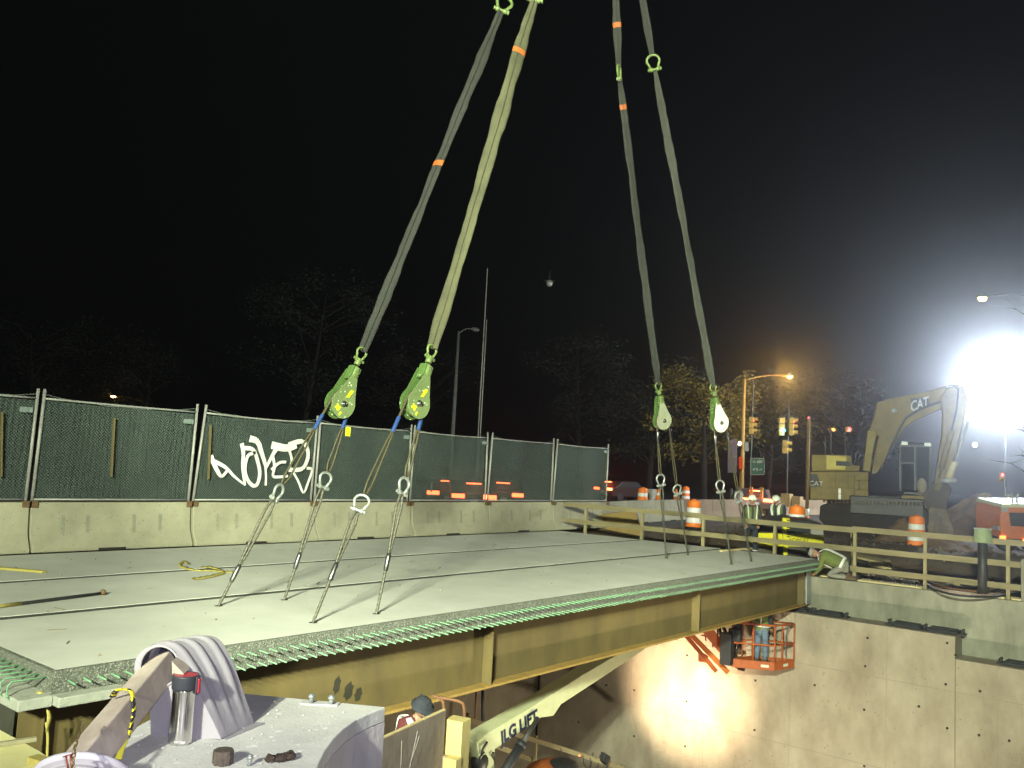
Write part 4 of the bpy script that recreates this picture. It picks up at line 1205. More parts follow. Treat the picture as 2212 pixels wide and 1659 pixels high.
obj('engine_cover', MB().ball(p, .62, 24, 12, (1.15, .8, .36)).box(p - V((0, 0, .3)), (1.3, 1.0, .5)), mat('burnt_orange_cover', (.4, .11, .025), .5), bl, bev=.03)
obj('cover_vent', MB().ball(p + V((.12, -.1, .06)), .5, 20, 8, (1.1, .75, .36)), m_black, bl)

# railing in the pit, near the lower edge
pr_ = thing('pit_railing', 'low wooden rail with cables and a work lamp near the bottom of the picture', 'railing', tuple(at(1200, 1650, d=16)))
A0, A1 = at(1000, 1549, d=20), at(1400, 1677, d=22)
B0_, B1_ = at(1000, 1583, d=20), at(1330, 1712, d=22)
obj('top_rail', MB().beam(A0, A1, .05, .11), m_lumber, pr_, bev=.004)
obj('lower_rail', MB().beam(B0_, B1_, .05, .11), m_lumber, pr_, bev=.004)
for s in (.03, .38, .78):
    p = A0.lerp(A1, s); obj('rail_post', MB().beam(p + V((0, .05, .12)), p - V((0, -.05, 1.5)), .08, .05), m_lumber2, pr_)
for s in (.5, .62, .66):
    p = A0.lerp(A1, s) - V((0, .03, 0)); obj('cable', MB().tube(resample([p, p + V((.05, -.03, -.25)), p + V((.3, -.03, -.35)), p + V((.42, -.02, -.02))], 10), .012, 5), m_black, pr_)
wk = thing('work_lamp', 'dark halogen work lamp clamped on the low wooden rail at the bottom', 'work lamp', tuple(at(1310, 1645, d=16.2)))
p = at(1312, 1640, d=21)
obj('housing', MB().prism([p + V((-.12, 0, .18)), p + V((.16, 0, .02)), p + V((.02, 0, -.16)), p + V((-.16, 0, -.02))], (0, .12, 0)), m_black, wk, bev=.01)
obj('clamp', MB().tube([p, p - V((0, 0, .2)), p - V((.15, 0, .25))], .025, 6), m_dark, wk)
tag(obj('marker_light', MB().ball(at(1252, 1632, d=20.8), .022, 10, 8), glow('red_led', (1, .12, .03), 8)), 'tiny red light among the cables on the low rail', 'light')

# ------------------------------------------------------------------ orange lift with basket under the far end of the girder
ZF = -2.66
C = at(1672, 1449, z=ZF - .1); Lc = at(1606, 1443, z=ZF - .1); Rc = at(1724, 1440, z=ZF - .1)
e1 = Lc - C; e2 = Rc - C
e1 = e1.normalized() * 1.05; e2 = e2.normalized() * .85
bk = thing('lift_basket', 'orange basket and arms of a second lift under the far end of the girder', 'boom lift', tuple(C), 'lifts working in the pit')
cr4 = [C, C + e1, C + e1 + e2, C + e2]
e1n, e2n = e1.normalized(), e2.normalized()
def tray(z0, h, inset=0):
    mb = MB()
    for i in range(4):
        a, b = cr4[i], cr4[(i + 1) % 4]
        mb.beam(a + V((0, 0, z0 + h / 2)), b + V((0, 0, z0 + h / 2)), .035, h)
    return mb
obj('toe_board', tray(0, .21), m_orange, bk, bev=.005)
obj('basket_floor', MB().prism([p + V((0, 0, .03)) for p in cr4], (0, 0, .03)), m_dark, bk)
HB = 1.12
for p in cr4 + [C + e1 * .5, C + e2 * .38, C + e1 + e2 * .5]:
    obj('upright', MB().tube([p + V((0, 0, .2)), p + V((0, 0, HB))], .022, 8), m_orange, bk)
for z in (.62, HB):
    rail = []
    for i in range(4):
        a, b = cr4[i], cr4[(i + 1) % 4]
        rail += [a.lerp(b, .04) + V((0, 0, z)), a.lerp(b, .96) + V((0, 0, z))]
    obj('hand_rail', MB().tube(rail, .024, 8, closed=True), m_orange, bk)
obj('curved_guard', MB().tube(resample([cr4[3] + V((0, 0, HB)) - e2 * .1, cr4[3] - e2 * .35 + V((0, 0, HB - .12)), cr4[3] - e2 * .45 + V((0, 0, .65)), cr4[3] - e2 * .4 + V((0, 0, .3))], 12), .018, 6), mat('grey_tube', (.12, .1, .11), .6), bk)
for k, (p, ee) in enumerate(((C + e1 * .22, e1n), (C + e2 * .55, e2n))):
    nn = V((ee.y, -ee.x, 0)); 
    if nn.dot(FR) > 0: nn = -nn
    obj('pale_plate', MB().box(p + V((0, 0, .1)) + nn * .022, (.2, .006, .07), (ee, nn, V((0, 0, 1)))), mat('pale_decal', (.6, .62, .5), .6), bk)
obj('control_box', MB().box(C + e1 * .93 + V((0, 0, .82)), (.2, .32, .3)).box(C + e1 * 1.12 + V((0, 0, .45)), (.25, .3, .8)), m_black, bk, bev=.02)
DA = at(1600, 1420, z=ZF).dot(FR) - EYEP.dot(FR)
dA = lambda u, v, o=0: at(u, v, d=DA + o)
obj('jib_arm', MB().beam(dA(1466, 1355, .2), dA(1547, 1450, .2), .1, .11), mat('dark_orange_arm', (.36, .085, .02), .5), bk, bev=.008)
obj('jib_arm', MB().beam(dA(1482, 1360), dA(1572, 1452), .12, .13), mat('brown_orange_arm', (.5, .14, .025), .5), bk, bev=.008)
obj('jib_plate', MB().prism([dA(1496, 1340, -.05), dA(1524, 1340, -.05), dA(1577, 1402, -.05), dA(1560, 1417, -.05)], FR * .06), m_orange, bk, bev=.006)
obj('jib_knuckle', MB().ball(dA(1582, 1422), .19, 12, 8, (.9, .8, 1)).beam(dA(1585, 1430), dA(1608, 1440), .25, .22), m_dark, bk)
obj('lower_bracket', MB().prism([dA(1588, 1425, .1), dA(1612, 1425, .1), dA(1606, 1450, .1), dA(1594, 1448, .1)], FR * .3), m_orange, bk, bev=.01)
obj('side_panel', MB().prism([dA(1509, 1405, .4), dA(1530, 1418, .4), dA(1528, 1432, .4), dA(1509, 1429, .4)], FR * .05), m_orange, bk)
for (u0, v0, u1, v1) in ((1520, 1330, 1525, 1385), (1535, 1325, 1540, 1398), (1503, 1352, 1545, 1345), (1515, 1372, 1610, 1383), (1548, 1320, 1552, 1400)):
    obj('cage_tube', MB().tube([dA(u0, v0, .5), dA(u1, v1, .5)], .02, 6), m_orange, bk)
obj('hydraulic_hoses', MB().tube(resample([dA(1560, 1350), dA(1572, 1380), dA(1568, 1410), dA(1585, 1420)], 12), .05, 6).tube(resample([dA(1553, 1345, .1), dA(1560, 1385, .1), dA(1578, 1408, .1)], 12), .04, 6), m_black, bk)

# ------------------------------------------------------------------ people
def skin_graph(nodes, edges, root, sub=1):
    me = bpy.data.meshes.new('tmp'); names = list(nodes)
    me.from_pydata([nodes[k][0] for k in names], [(names.index(a), names.index(b)) for a, b in edges], [])
    o = bpy.data.objects.new('tmp', me); COL.objects.link(o)
    o.modifiers.new('s', 'SKIN')
    for i, k in enumerate(names):
        r = nodes[k][1]; me.skin_vertices[0].data[i].radius = (r, r) if not isinstance(r, tuple) else r
        me.skin_vertices[0].data[i].use_root = (k == root)
    sb = o.modifiers.new('u', 'SUBSURF'); sb.levels = sub; sb.render_levels = sub
    dg = bpy.context.evaluated_depsgraph_get()
    m2 = bpy.data.meshes.new_from_object(o.evaluated_get(dg))
    mb = MB(); mb.add([v_.co.copy() for v_ in m2.vertices], [list(p.vertices) for p in m2.polygons], True)
    bpy.data.objects.remove(o)
    return mb
m_skin = mat('skin', (.36, .2, .13), .6, col2=(.32, .17, .11), scale=20)
m_lime = mat('lime_vest', (.14, .18, .04), .75, col2=(.09, .12, .03), scale=12)
m_lime2 = MATS['lime_painted_shackle']
m_jack = mat('dark_jacket', (.035, .04, .055), .9, col2=(.02, .024, .032), scale=14, bump=.3)
m_trou = mat('dark_trousers', (.025, .03, .045), .9, col2=(.016, .018, .028), scale=14)
m_jean = mat('blue_jeans', (.13, .19, .27), .9, col2=(.09, .13, .2), scale=14)
m_hat = mat('white_hard_hat', (.72, .78, .68), .35, col2=(.66, .72, .62), scale=9)
m_hatg = mat('grey_hard_hat', (.42, .42, .38), .4, col2=(.36, .36, .33), scale=9)
m_boot = mat('work_boot', (.12, .08, .04), .8, col2=(.07, .045, .03), scale=20)

def person(loc, yaw, pose, label, hat, jacket, trousers, vest=True, group=None, look=0.0):
    """joints in metres, x forward, y left, z up, turned by yaw"""
    t = thing('person', label, 'person', tuple(loc), group)
    J = dict(pose)
    rot = Matrix.Rotation(yaw, 3, 'Z'); T = lambda p: V(loc) + rot @ V(p)
    def nodes(names, rad, add=0):
        return {k: (tuple(T(J[k])), rad[k] + add) for k in names}
    rad = dict(pel=.135, spine=.125, chest=.15, neck=.055, head0=.07, shl=.062, shr=.062, ell=.043, elr=.043, wrl=.03, wrr=.03, hil=.085, hir=.085, knl=.06, knr=.06, anl=.042, anr=.042, tol=.04, tor=.04,
               hal=.034, har=.034)
    E_ = [('pel', 'spine'), ('spine', 'chest'), ('chest', 'neck'), ('neck', 'head0')]
    for s in 'lr': E_ += [('chest', 'sh' + s), ('sh' + s, 'el' + s), ('el' + s, 'wr' + s), ('wr' + s, 'ha' + s), ('pel', 'hi' + s), ('hi' + s, 'kn' + s), ('kn' + s, 'an' + s), ('an' + s, 'to' + s)]
    body = skin_graph(nodes([k for k in rad], rad), E_, 'pel')
    # head
    hc = T(J['head']); up = (hc - T(J['neck'])).normalized(); fw = (rot @ V(J['face'])).normalized(); fw = (fw - up * fw.dot(up)).normalized(); lf = up.cross(fw)
    def H(a, b, c): return hc + fw * a + lf * b + up * c
    hm = MB()
    n, m_ = 16, 12
    for i in range(m_ + 1):
        th = math.pi * i / m_
        for k in range(n):
            a = 2 * math.pi * k / n
            z = math.cos(th) * .118; rr_ = math.sin(th)
            jaw = 1 - .28 * max(0, -z / .118)
            hm.v.append(H(math.cos(a) * rr_ * .098 * (jaw + .06), math.sin(a) * rr_ * .076 * jaw, z))
    for i in range(m_):
        for k in range(n):
            k2 = (k + 1) % n
            hm.f.append([i * n + k, (i + 1) * n + k, (i + 1) * n + k2, i * n + k2]); hm.mi.append(0); hm.smooth.append(True)
    hm.prism([H(.085, .012, .01), H(.085, -.012, .01), H(.09, -.016, -.035), H(.09, .016, -.035)], fw * .022)
    for s in (-1, 1):
        hm.ball(H(-.005, s * .077, -.005), .022, 8, 6, (.6, .5, 1))
    body.add(hm.v, hm.f, True)
    # hands: palm plus five fingers
    for s in 'lr':
        wr, ha = T(J['wr' + s]), T(J['ha' + s]); d = (ha - wr).normalized(); sd = d.cross(up).normalized() if abs(d.dot(up)) < .95 else lf
        pn = d.cross(sd)
        body.tube([wr, wr + d * .05, ha + d * .02], [.026, .036, .034], 8, flat=.5)
        for f_, (o_, L) in enumerate(((-.027, .062), (-.009, .075), (.009, .07), (.027, .055))):
            b0_ = ha + d * .015 + sd * o_
            body.tube([b0_, b0_ + d * L * .5 + pn * .004, b0_ + d * L * .85 + pn * .022], [.0095, .0085, .006], 6)
        tb = wr + d * .04 + sd * .03 * (1 if s == 'l' else -1)
        body.tube([tb, tb + d * .03 + sd * .02 * (1 if s == 'l' else -1), tb + d * .06 + sd * .022 * (1 if s == 'l' else -1) + pn * .01], [.012, .011, .008], 6)
    obj('body', body, m_skin, t)
    ey = MB()
    for s in (-1, 1): ey.ball(H(.088, s * .03, .012), .011, 8, 6)
    ey.box(H(.088, 0, -.062), (.012, .045, .008), (fw, lf, up))
    obj('eyes_and_mouth', ey, m_dark, t)
    add = .022
    tor = ['pel', 'spine', 'chest', 'shl', 'shr', 'ell', 'elr', 'wrl', 'wrr', 'neck']
    nn = nodes(tor, rad, add); nn['neck'] = (nn['neck'][0], .062)
    jk = skin_graph(nn, [e for e in E_ if e[0] in tor and e[1] in tor], 'pel')
    obj('jacket', jk, jacket, t)
    lg = ['pel', 'hil', 'hir', 'knl', 'knr', 'anl', 'anr']
    nn = nodes(lg, rad, add); nn['pel'] = (nn['pel'][0], .15)
    obj('trousers', skin_graph(nn, [e for e in E_ if e[0] in lg and e[1] in lg], 'pel'), trousers, t)
    bt = MB()
    for s in 'lr':
        a, b = T(J['an' + s]), T(J['to' + s]); dd_ = (b - a); dd_.z = 0; dd_.normalize()
        bt.box(V((a.x, a.y, a.z - .02)) + dd_ * .06, (.27, .1, .09), (dd_, V((-dd_.y, dd_.x, 0)), V((0, 0, 1)))).tube([a + V((0, 0, .1)), a], .055, 8)
    obj('boots', bt, m_boot, t, bev=.02)
    # hard hat
    hh = MB().lathe([(.150, .0), (.152, .006), (.122, .012), (.118, .045), (.098, .085), (.055, .113), (.0, .120)], H(0, 0, .045), up, 24)
    hh.prism([H(.10, .07, .048), H(.10, -.07, .048), H(.165, -.045, .044), H(.175, 0, .042), H(.165, .045, .044)], up * .008)
    hh.beam(H(-.11, 0, .12), H(.1, 0, .12), .02, .05, up=tuple(up))
    obj('hard_hat', hh, hat, t)
    if vest:
        vt = MB(); st = MB()
        ch, sp, pe = T(J['chest']), T(J['spine']), T(J['pel']); ax = (ch - pe).normalized()
        fv = (rot @ V(J.get('front', (1, 0, 0)))).normalized(); fv = (fv - ax * fv.dot(ax)).normalized(); lv = ax.cross(fv)
        def T_(a, lat, h): return pe.lerp(ch, h) + fv * a + lv * lat
        n = 20
        # torso shell: open at the front, V neck
        lev = [(-.12, .185, .205), (.25, .18, .2), (.6, .19, .215), (1.0, .195, .235), (1.25, .15, .20)]
        o = 0
        for h, rx, ry in lev:
            for k in range(n):
                a = 2 * math.pi * (k + .5) / n
                vt.v.append(T_(math.cos(a) * rx, math.sin(a) * ry, h))
        for i in range(len(lev) - 1):
            for k in range(n):
                k2 = (k + 1) % n
                if k2 == 0 and i > 0: continue
                vt.f.append([i * n + k, i * n + k2, (i + 1) * n + k2, (i + 1) * n + k]); vt.mi.append(0); vt.smooth.append(True)
        obj('vest', vt, m_lime, t)
        for s in (-1, 1):
            for fb in (1, -1):
                pp = [T_(.20 * fb, s * .11, .1), T_(.205 * fb, s * .115, .6), T_(.20 * fb, s * .125, 1.0), T_(.15 * fb, s * .135, 1.28), T_(.03 * fb, s * .14, 1.42)]
                st.tube(resample(pp, 14), .046, 6, flat=.22)
        st.tube([T_(math.cos(a / 20 * 6.283) * .205, math.sin(a / 20 * 6.283) * .228, .12) for a in range(20)], .04, 6, closed=True, flat=.3)
        obj('reflective_stripes', st, m_white, t)
    return t
STAND = dict(pel=(0, 0, .95), spine=(0, 0, 1.12), chest=(.0, 0, 1.34), neck=(0, 0, 1.5), head0=(.01, 0, 1.58), head=(.03, 0, 1.63), face=(1, 0, -.25),
             shl=(0, .19, 1.42), shr=(0, -.19, 1.42), ell=(.02, .25, 1.13), elr=(.02, -.25, 1.13), wrl=(.16, .2, .93), wrr=(.16, -.2, .93), hal=(.22, .17, .88), har=(.22, -.17, .88),
             hil=(0, .1, .9), hir=(0, -.1, .9), knl=(.03, .11, .5), knr=(.03, -.11, .5), anl=(0, .12, .09), anr=(0, -.12, .09), tol=(.14, .13, .05), tor=(.14, -.13, .05))
HUNCH = dict(STAND, chest=(.08, 0, 1.32), neck=(.14, 0, 1.47), head0=(.17, 0, 1.53), head=(.2, 0, 1.58), face=(1, 0, -.6), shl=(.08, .19, 1.4), shr=(.08, -.19, 1.4), ell=(.14, .27, 1.14), elr=(.14, -.27, 1.14),
             wrl=(.34, .12, 1.05), wrr=(.34, -.12, 1.05), hal=(.4, .06, 1.05), har=(.4, -.06, 1.05))
KNEEL = dict(pel=(-.32, 0, .38), spine=(-.12, 0, .5), chest=(.14, 0, .57), neck=(.32, 0, .60), head0=(.38, 0, .62), head=(.45, 0, .63), face=(.75, 0, -.7),
             shl=(.2, .2, .56), shr=(.2, -.2, .56), ell=(.26, .24, .28), elr=(.28, -.24, .28), wrl=(.42, .12, .08), wrr=(.44, -.12, .08), hal=(.5, .08, .05), har=(.52, -.08, .05),
             hil=(-.3, .12, .36), hir=(-.3, -.12, .36), knl=(.08, .2, .1), knr=(.05, -.2, .1), anl=(-.42, .16, .09), anr=(-.42, -.16, .09), tol=(-.56, .16, .06), tor=(-.56, -.16, .06), front=(.2, 0, -1))
def face_yaw(x, y, off=0): return math.atan2(-y, -x) + off
def stand_at(u, v, d, pose, *a, off=0, **k):
    top = at(u, v, d=d); ht = 1.80
    return person((top.x, top.y, top.z - ht), face_yaw(top.x, top.y, off), pose, *a, **k)
w1 = stand_at(1625, 1068, 25.6, STAND, 'left one of two standing workers, white hard hat and upright head, beside the yellow roller', m_hat, m_jack, m_trou, group='workers in reflective vests', off=.15)
w2 = stand_at(1684, 1066, 28.0, HUNCH, 'hunched worker in white hard hat looking down behind the roller hood', m_hat, m_jack, m_trou, group='workers in reflective vests', off=-.5)
bd = MB()
for sgn in (-1, 1):
    pp = w1.location + Matrix.Rotation(math.atan2(-w1.location.y, -w1.location.x) + .15, 3, 'Z') @ V((.0, sgn * .12, .17))
    bd.tube([pp + V((math.cos(a / 12 * 6.283) * .07, math.sin(a / 12 * 6.283) * .07, 0)) for a in range(12)], .03, 6, closed=True, flat=.5)
obj('ankle_band', bd, m_white, w1)
pk = at(1764, 1190, x=24.02)
person((24.02, pk.y - .42, -.49), R(100), KNEEL, 'worker crouching on the wall edge at the far deck corner, grey hard hat', m_hatg, mat('lime_jacket', (.17, .19, .05), .85, col2=(.11, .13, .03), scale=10), mat('pale_grey_trousers', (.25, .25, .22), .9), group='workers in reflective vests')
fc = C + e1 * .52 + e2 * .42
person((fc.x, fc.y, ZF - .03), face_yaw(fc.x, fc.y, 2.6), STAND, 'worker in blue jeans standing inside the orange basket', m_hat, m_jack, m_jean, group='workers in reflective vests')
p = dA(1590, 1432, .35)
person((p.x, p.y, ZF - .0), face_yaw(p.x, p.y, 2.2), STAND, 'dark clothed worker behind the left end of the orange basket', m_hatg, m_jack, m_trou, vest=False, group='workers in reflective vests')
p = at(893, 1545, d=11)
person((p.x, p.y, p.z - 1.45), face_yaw(p.x, p.y, .5), HUNCH, 'worker with reflective straps half hidden under the girder behind the formwork', m_jack, mat('red_dark_jacket', (.12, .025, .03), .9), m_trou, group='workers in reflective vests')
fs = thing('scaffold_platform', 'dark platform under the girder on which the half hidden worker stands', 'scaffold', (p.x, p.y, p.z - 1.49))
obj('platform_deck', MB().box((p.x, p.y, p.z - 1.49), (1.6, 1.6, .05)), m_dark, fs)
for sx in (-.7, .7):
    for sy in (-.7, .7): obj('platform_leg', MB().cyl((p.x + sx, p.y + sy, p.z - 1.51), (p.x + sx, p.y + sy, -8), .03, 8), m_dark, fs)
# ------------------------------------------------------------------ drums, cones
def drum():
    t = thing('traffic_drum', '', 'traffic drum', (0, 0, 0), 'orange and white traffic drums')
    bands = [(0, .16), (.16, .34), (.34, .52), (.52, .70), (.70, .90), (.90, .96)]
    r = lambda z: .29 - .06 * z
    for i, (z0, z1) in enumerate(bands[:5]):
        w_ = i % 2 == 1
        obj('white_band' if w_ else 'orange_band', MB().lathe([(r(z0) - .004, z0 + .001), (r(z0), z0 + .01), (r(z1), z1 - .01), (r(z1) - .004, z1 - .001)], n=28, cap=False), m_white if w_ else m_drum, t)
    obj('drum_top', MB().lathe([(r(.9) - .004, .899), (.2, .93), (.19, .95), (.07, .95), (.07, 1.0), (0, 1.0)], n=28), m_drum, t)
    obj('rubber_base', MB().lathe([(.40, -.05), (.40, .0), (.3, .015), (.28, .01)], n=28), m_black, t)
    return t
d0 = drum()
for i, (u, v, d, lb) in enumerate([(1389, 1052, 44, 'orange traffic drum above the barrier left of the far rigging wires'), (1482, 1050, 58, 'farthest and smallest orange drum, between the rigging wires'),
                             (1500, 1078, 31, 'large bright orange drum behind the railing between the far wires'), (1722, 1090, 27.2, 'orange drum partly hidden by the yellow roller'),
                             (1980, 1112, 28.5, 'orange and white drum behind the railing in front of the excavator bucket')]):
    t = d0 if i == 0 else copy_tree(d0)
    p = at(u, v, d=d); t.location = (p.x, p.y, p.z - 1.0); t['label'] = lb; t.rotation_euler.z = i
def cone():
    t = thing('traffic_cone', '', 'traffic cone', (0, 0, 0), 'small traffic cones beyond the barrier')
    obj('cone_body', MB().lathe([(.17, .03), (.035, .7), (0, .7)], n=20), m_drum, t)
    obj('white_collar', MB().lathe([(.108, .36), (.079, .5)], n=20, cap=False), m_white, t)
    obj('cone_base', MB().box((0, 0, .015), (.38, .38, .03)), m_drum, t, bev=.01)
    return t
c0_ = cone()
for i, (u, v, d, lb) in enumerate([(1422, 1056, 46, 'small cone right behind the fifth wire shackle'), (1461, 1056, 46, 'small cone between the two orange drums')]):
    t = c0_ if i == 0 else copy_tree(c0_)
    p = at(u, v, d=d); t.location = (p.x, p.y, p.z - .7); t['label'] = lb
m_conc2 = mat('pale_concrete_block', (.34, .33, .3), .9)
m_conct = mat('tan_concrete_block', (.4, .28, .14), .9)
for (u, v, w_, h2, mm, lb) in ((1406, 1056, .5, .9, m_conc2, 'grey block beside the drum beyond the barrier'), (1700, 1066, .5, .7, m_conct, 'tan block at the foot of the left signal pole'),
                               (1722, 1072, .5, .5, m_conct, 'small tan block right of the signal pole foot'), (1595, 1061, .35, .8, m_conc2, 'upright pale board between the red car lights')):
    p = at(u, v, d=47)
    tag(obj('concrete_block', MB().box((p.x, p.y, p.z - h2 / 2), (w_, w_, h2)), mm, bev=.03), lb, 'block')

# ------------------------------------------------------------------ cars with lit tail lamps
m_tail = glow('tail_lamp_glow', (1.0, .07, .02), 40)
def car(p, yaw, label, paint, scale=1.0, lamps=True):
    t = thing('car', label, 'car', tuple(p), 'cars on the road behind the barriers')
    t.rotation_euler.z = yaw
    ORG[t.name] = V((0, 0, 0))
    pr = [(-2.2, .35), (-2.25, .75), (-2.1, .95), (-1.75, 1.0), (-1.2, 1.42), (.35, 1.45), (1.05, .98), (2.1, .85), (2.25, .6), (2.2, .32)]
    b = MB().prism([(x, -.88, z) for x, z in pr], (0, 1.76, 0))
    obj('body', b, paint, t, bev=.08)
    obj('side_windows', MB().prism([(-1.65, -.885, 1.0), (-1.15, -.885, 1.34), (.3, -.885, 1.37), (.85, -.885, 1.0)], (0, 1.77, 0)), m_black, t)
    obj('rear_window', MB().prism([(-1.80, -.7, 1.02), (-1.80, .7, 1.02), (-1.27, .62, 1.40), (-1.27, -.62, 1.40)], (-.02, 0, .01)), m_black, t)
    for x in (-1.35, 1.4):
        for y in (-.8, .8):
            obj('wheel', MB().lathe([(.2, -.1), (.32, -.1), (.33, 0), (.32, .1), (.2, .1), (0, .08)], (x, y, .33), (0, 1, 0), 20), m_black, t)
    for y in (-.68, .68):
        obj('tail_lamp', MB().box((-2.24, y * .92, .84), (.06, .5, .16)), m_tail, t, bev=.01)
    obj('brake_light', MB().box((-1.74, 0, 1.33), (.05, .6, .05)), m_tail, t)
    obj('licence_plate', MB().box((-2.27, 0, .66), (.02, .3, .14)), mat('plate_white', (.8, .8, .85), .5), t)
    return t
away = math.atan2(.35, .94)
p = at(1620, 1078, d=50); car((p.x, p.y, -.035 + .1), math.atan2(FR.y, FR.x) - .12, 'dark car with glowing red tail lamps behind the brown barrier', mat('brown_grey_paint', (.2, .16, .15), .3, coat=.5))
p = at(1000, 1085, z=-.035); p = at(1015, 1068, d=36); car((p.x, p.y, -.035), math.atan2(FR.y, FR.x) + .12, 'car with red tail lamps seen through the fence screen', mat('dark_car_paint', (.05, .03, .03), .3, coat=.5))
p = at(1078, 1066, d=40); car((p.x, p.y, -.035), math.atan2(FR.y, FR.x) + .1, 'second car with red tail lamps seen through the fence, right of the first', mat('dark_car_paint', (.05, .03, .03), .3))
p = at(960, 1068, d=38); car((p.x, p.y, -.035), math.atan2(FR.y, FR.x) + .14, 'third car with red tail lamps glowing through the fence, left of the first', mat('dark_car_paint', (.05, .03, .03), .3))
p = at(1350, 1068, d=62); car((p.x, p.y, -.035), math.atan2(FR.y, FR.x) - .9, 'distant dark car with red lights right of the last fence post', mat('dark_car_paint', (.05, .03, .03), .3))
tag(obj('reflector_post', MB().box(at(932, 1052, y=19), (.06, .03, .3)), m_white), 'small white reflector glowing through the fence screen', 'reflector')

# ------------------------------------------------------------------ street lamps, poles, signals
m_gpole = mat('grey_pole', (.09, .10, .10), .7, metal=.2, col2=(.06, .065, .065), scale=3)
m_opole = mat('orange_lit_pole', (.42, .26, .07), .7, col2=(.3, .18, .05), scale=3)
def pole_lamp(base_uv, top_uv, head_uv, d, label, mm, glowm=None, r=.1, head=(.75, .3, .16), arm=True):
    top = at(*top_uv, d=d); bx = V((top.x, top.y, -.1))
    t = thing('street_lamp', label, 'street lamp', tuple(bx), 'street lamps')
    obj('pole', MB().tube([bx, top], [r * 1.3, r * .7], 12), mm, t)
    hd = at(*head_uv, d=d)
    obj('arm', MB().tube(resample([top - V((0, 0, .1)), top.lerp(hd, .5) + V((0, 0, .12)), hd], 10), r * .35, 8), mm, t)
    ax = (hd - top); ax.z = 0; ax.normalize()
    h = obj('lamp_head', MB().ball(hd + V((0, 0, .05)), head[0] / 2, 16, 10, (1, .55, .4)), m_gpole, t)
    if glowm: obj('lamp_lens', MB().ball(hd - V((0, 0, .05)), head[0] * .40, 16, 10, (1, .6, .45)), glowm, t)
    return t, hd
g_sod = glow('sodium_glow', (1.0, .52, .12), 45)
t, hd = pole_lamp(None, (1608, 818), (1706, 812), 55, 'lit orange street lamp on a long arm above the traffic signals', m_opole, g_sod, .13, (.62, .3, .2))
point('sodium_lamp', hd - V((0, 0, .35)), 900, (1.0, .52, .12), .15)
t, hd = pole_lamp(None, (2240, 640), (2122, 642), 40, 'lit street lamp head above the floodlight at the right edge', m_gpole, glow('warm_lens', (1, .68, .25), 20), .09, (.75, .3, .2))
t, hd = pole_lamp(None, (991, 716), (1026, 714), 45, 'unlit grey street lamp standing behind the fence right of the pulley blocks', m_gpole, None, .095, (.6, .3, .2))
t, hd = pole_lamp(None, (318, 870), (245, 855), 80, 'small distant orange street lamp above the second fence panel', m_opole, g_sod, .1, (.6, .3, .2))
top = at(1053, 580, d=50); tm = thing('wire_mast', 'very thin tall twin mast behind the fence, right of the unlit street lamp', 'mast', (top.x, top.y, 0))
o2 = RT * .12
obj('mast_rod', MB().tube([V((top.x, top.y, 0)), top], .035, 6), m_steel, tm)
obj('mast_rod', MB().tube([V((top.x, top.y, 0)) + o2, top - V((0, 0, 3)) + o2], .03, 6), m_steel, tm)
p = at(1187, 612, d=45)
hg = thing('hanging_lamp', 'small round glass lamp hanging high in the dark sky between the slings', 'lamp', tuple(p))
obj('globe', MB().ball(p, .17, 14, 10, (1, 1, 1.1)), mat('glass_globe', (.5, .55, .6), .15, metal=.6), hg)
obj('hanger', MB().cyl(p + V((0, 0, .15)), p + V((0, 0, .7)), .012, 6).cyl(p + V((-.2, .2, .12)), p + V((.2, -.2, .12)), .015, 6), m_gpole, hg)

m_sig = mat('signal_yellow', (.55, .36, .09), .6, col2=(.45, .29, .07), scale=6)
def signal(uv, d, n, lit, label, face=None, s=1.0):
    c = at(*uv, d=d); f = (face or (-FR * .35 + RT * .9)); f = V((f.x, f.y, 0)).normalized(); sd = V((-f.y, f.x, 0))
    t = thing('traffic_signal', label, 'traffic signal', tuple(c), 'traffic signals at the junction')
    z0 = c.z + (n - 1) * .36 * s / 2
    for k in range(n):
        cc = V((c.x, c.y, z0 - k * .36 * s))
        h = obj('signal_head', MB().box(cc, (.26 * s, .34 * s, .335 * s), (f, sd, V((0, 0, 1)))), m_sig, t, bev=.02)
        vz = MB(); vz.tube([cc + f * .13 * s + (sd * math.cos(R(a)) + V((0, 0, 1)) * math.sin(R(a))) * .14 * s for a in range(-20, 201, 20)], .012, 4)
        for a in range(-20, 200, 20):
            q0 = (sd * math.cos(R(a)) + V((0, 0, 1)) * math.sin(R(a))) * .14 * s; q1 = (sd * math.cos(R(a + 20)) + V((0, 0, 1)) * math.sin(R(a + 20))) * .14 * s
            vz.add([cc + f * .12 * s + q0, cc + f * .12 * s + q1, cc + f * .36 * s + q1, cc + f * .36 * s + q0], [(0, 1, 2, 3)])
        obj('visor', vz, m_sig, h)
        if lit and k in lit:
            obj('lens', MB().lathe([(0, .05), (.08, .035), (.115, .0)], cc + f * .135 * s, f, 16), lit[k], h)
        else:
            obj('lens', MB().lathe([(0, .05), (.08, .035), (.115, .0)], cc + f * .135 * s, f, 16), m_dark, h)
    return t
g_red = glow('red_signal_glow', (1.0, .05, .06), 16); g_cy = glow('cyan_arrow_glow', (.1, .9, .8), 12)
pA = at(1615, 1080, d=54); ps = thing('signal_pole', 'dark thin signal pole right of the orange lamp pole', 'signal pole', (pA.x, pA.y, 0))
tp = at(1627, 820, d=54); obj('pole', MB().tube([V((tp.x, tp.y, -.1)), tp], .05, 8), m_gpole, ps)
signal((1623, 919), 53.5, 3, {0: g_red}, 'yellow three-lamp signal with red lit, beside the orange lamp pole')
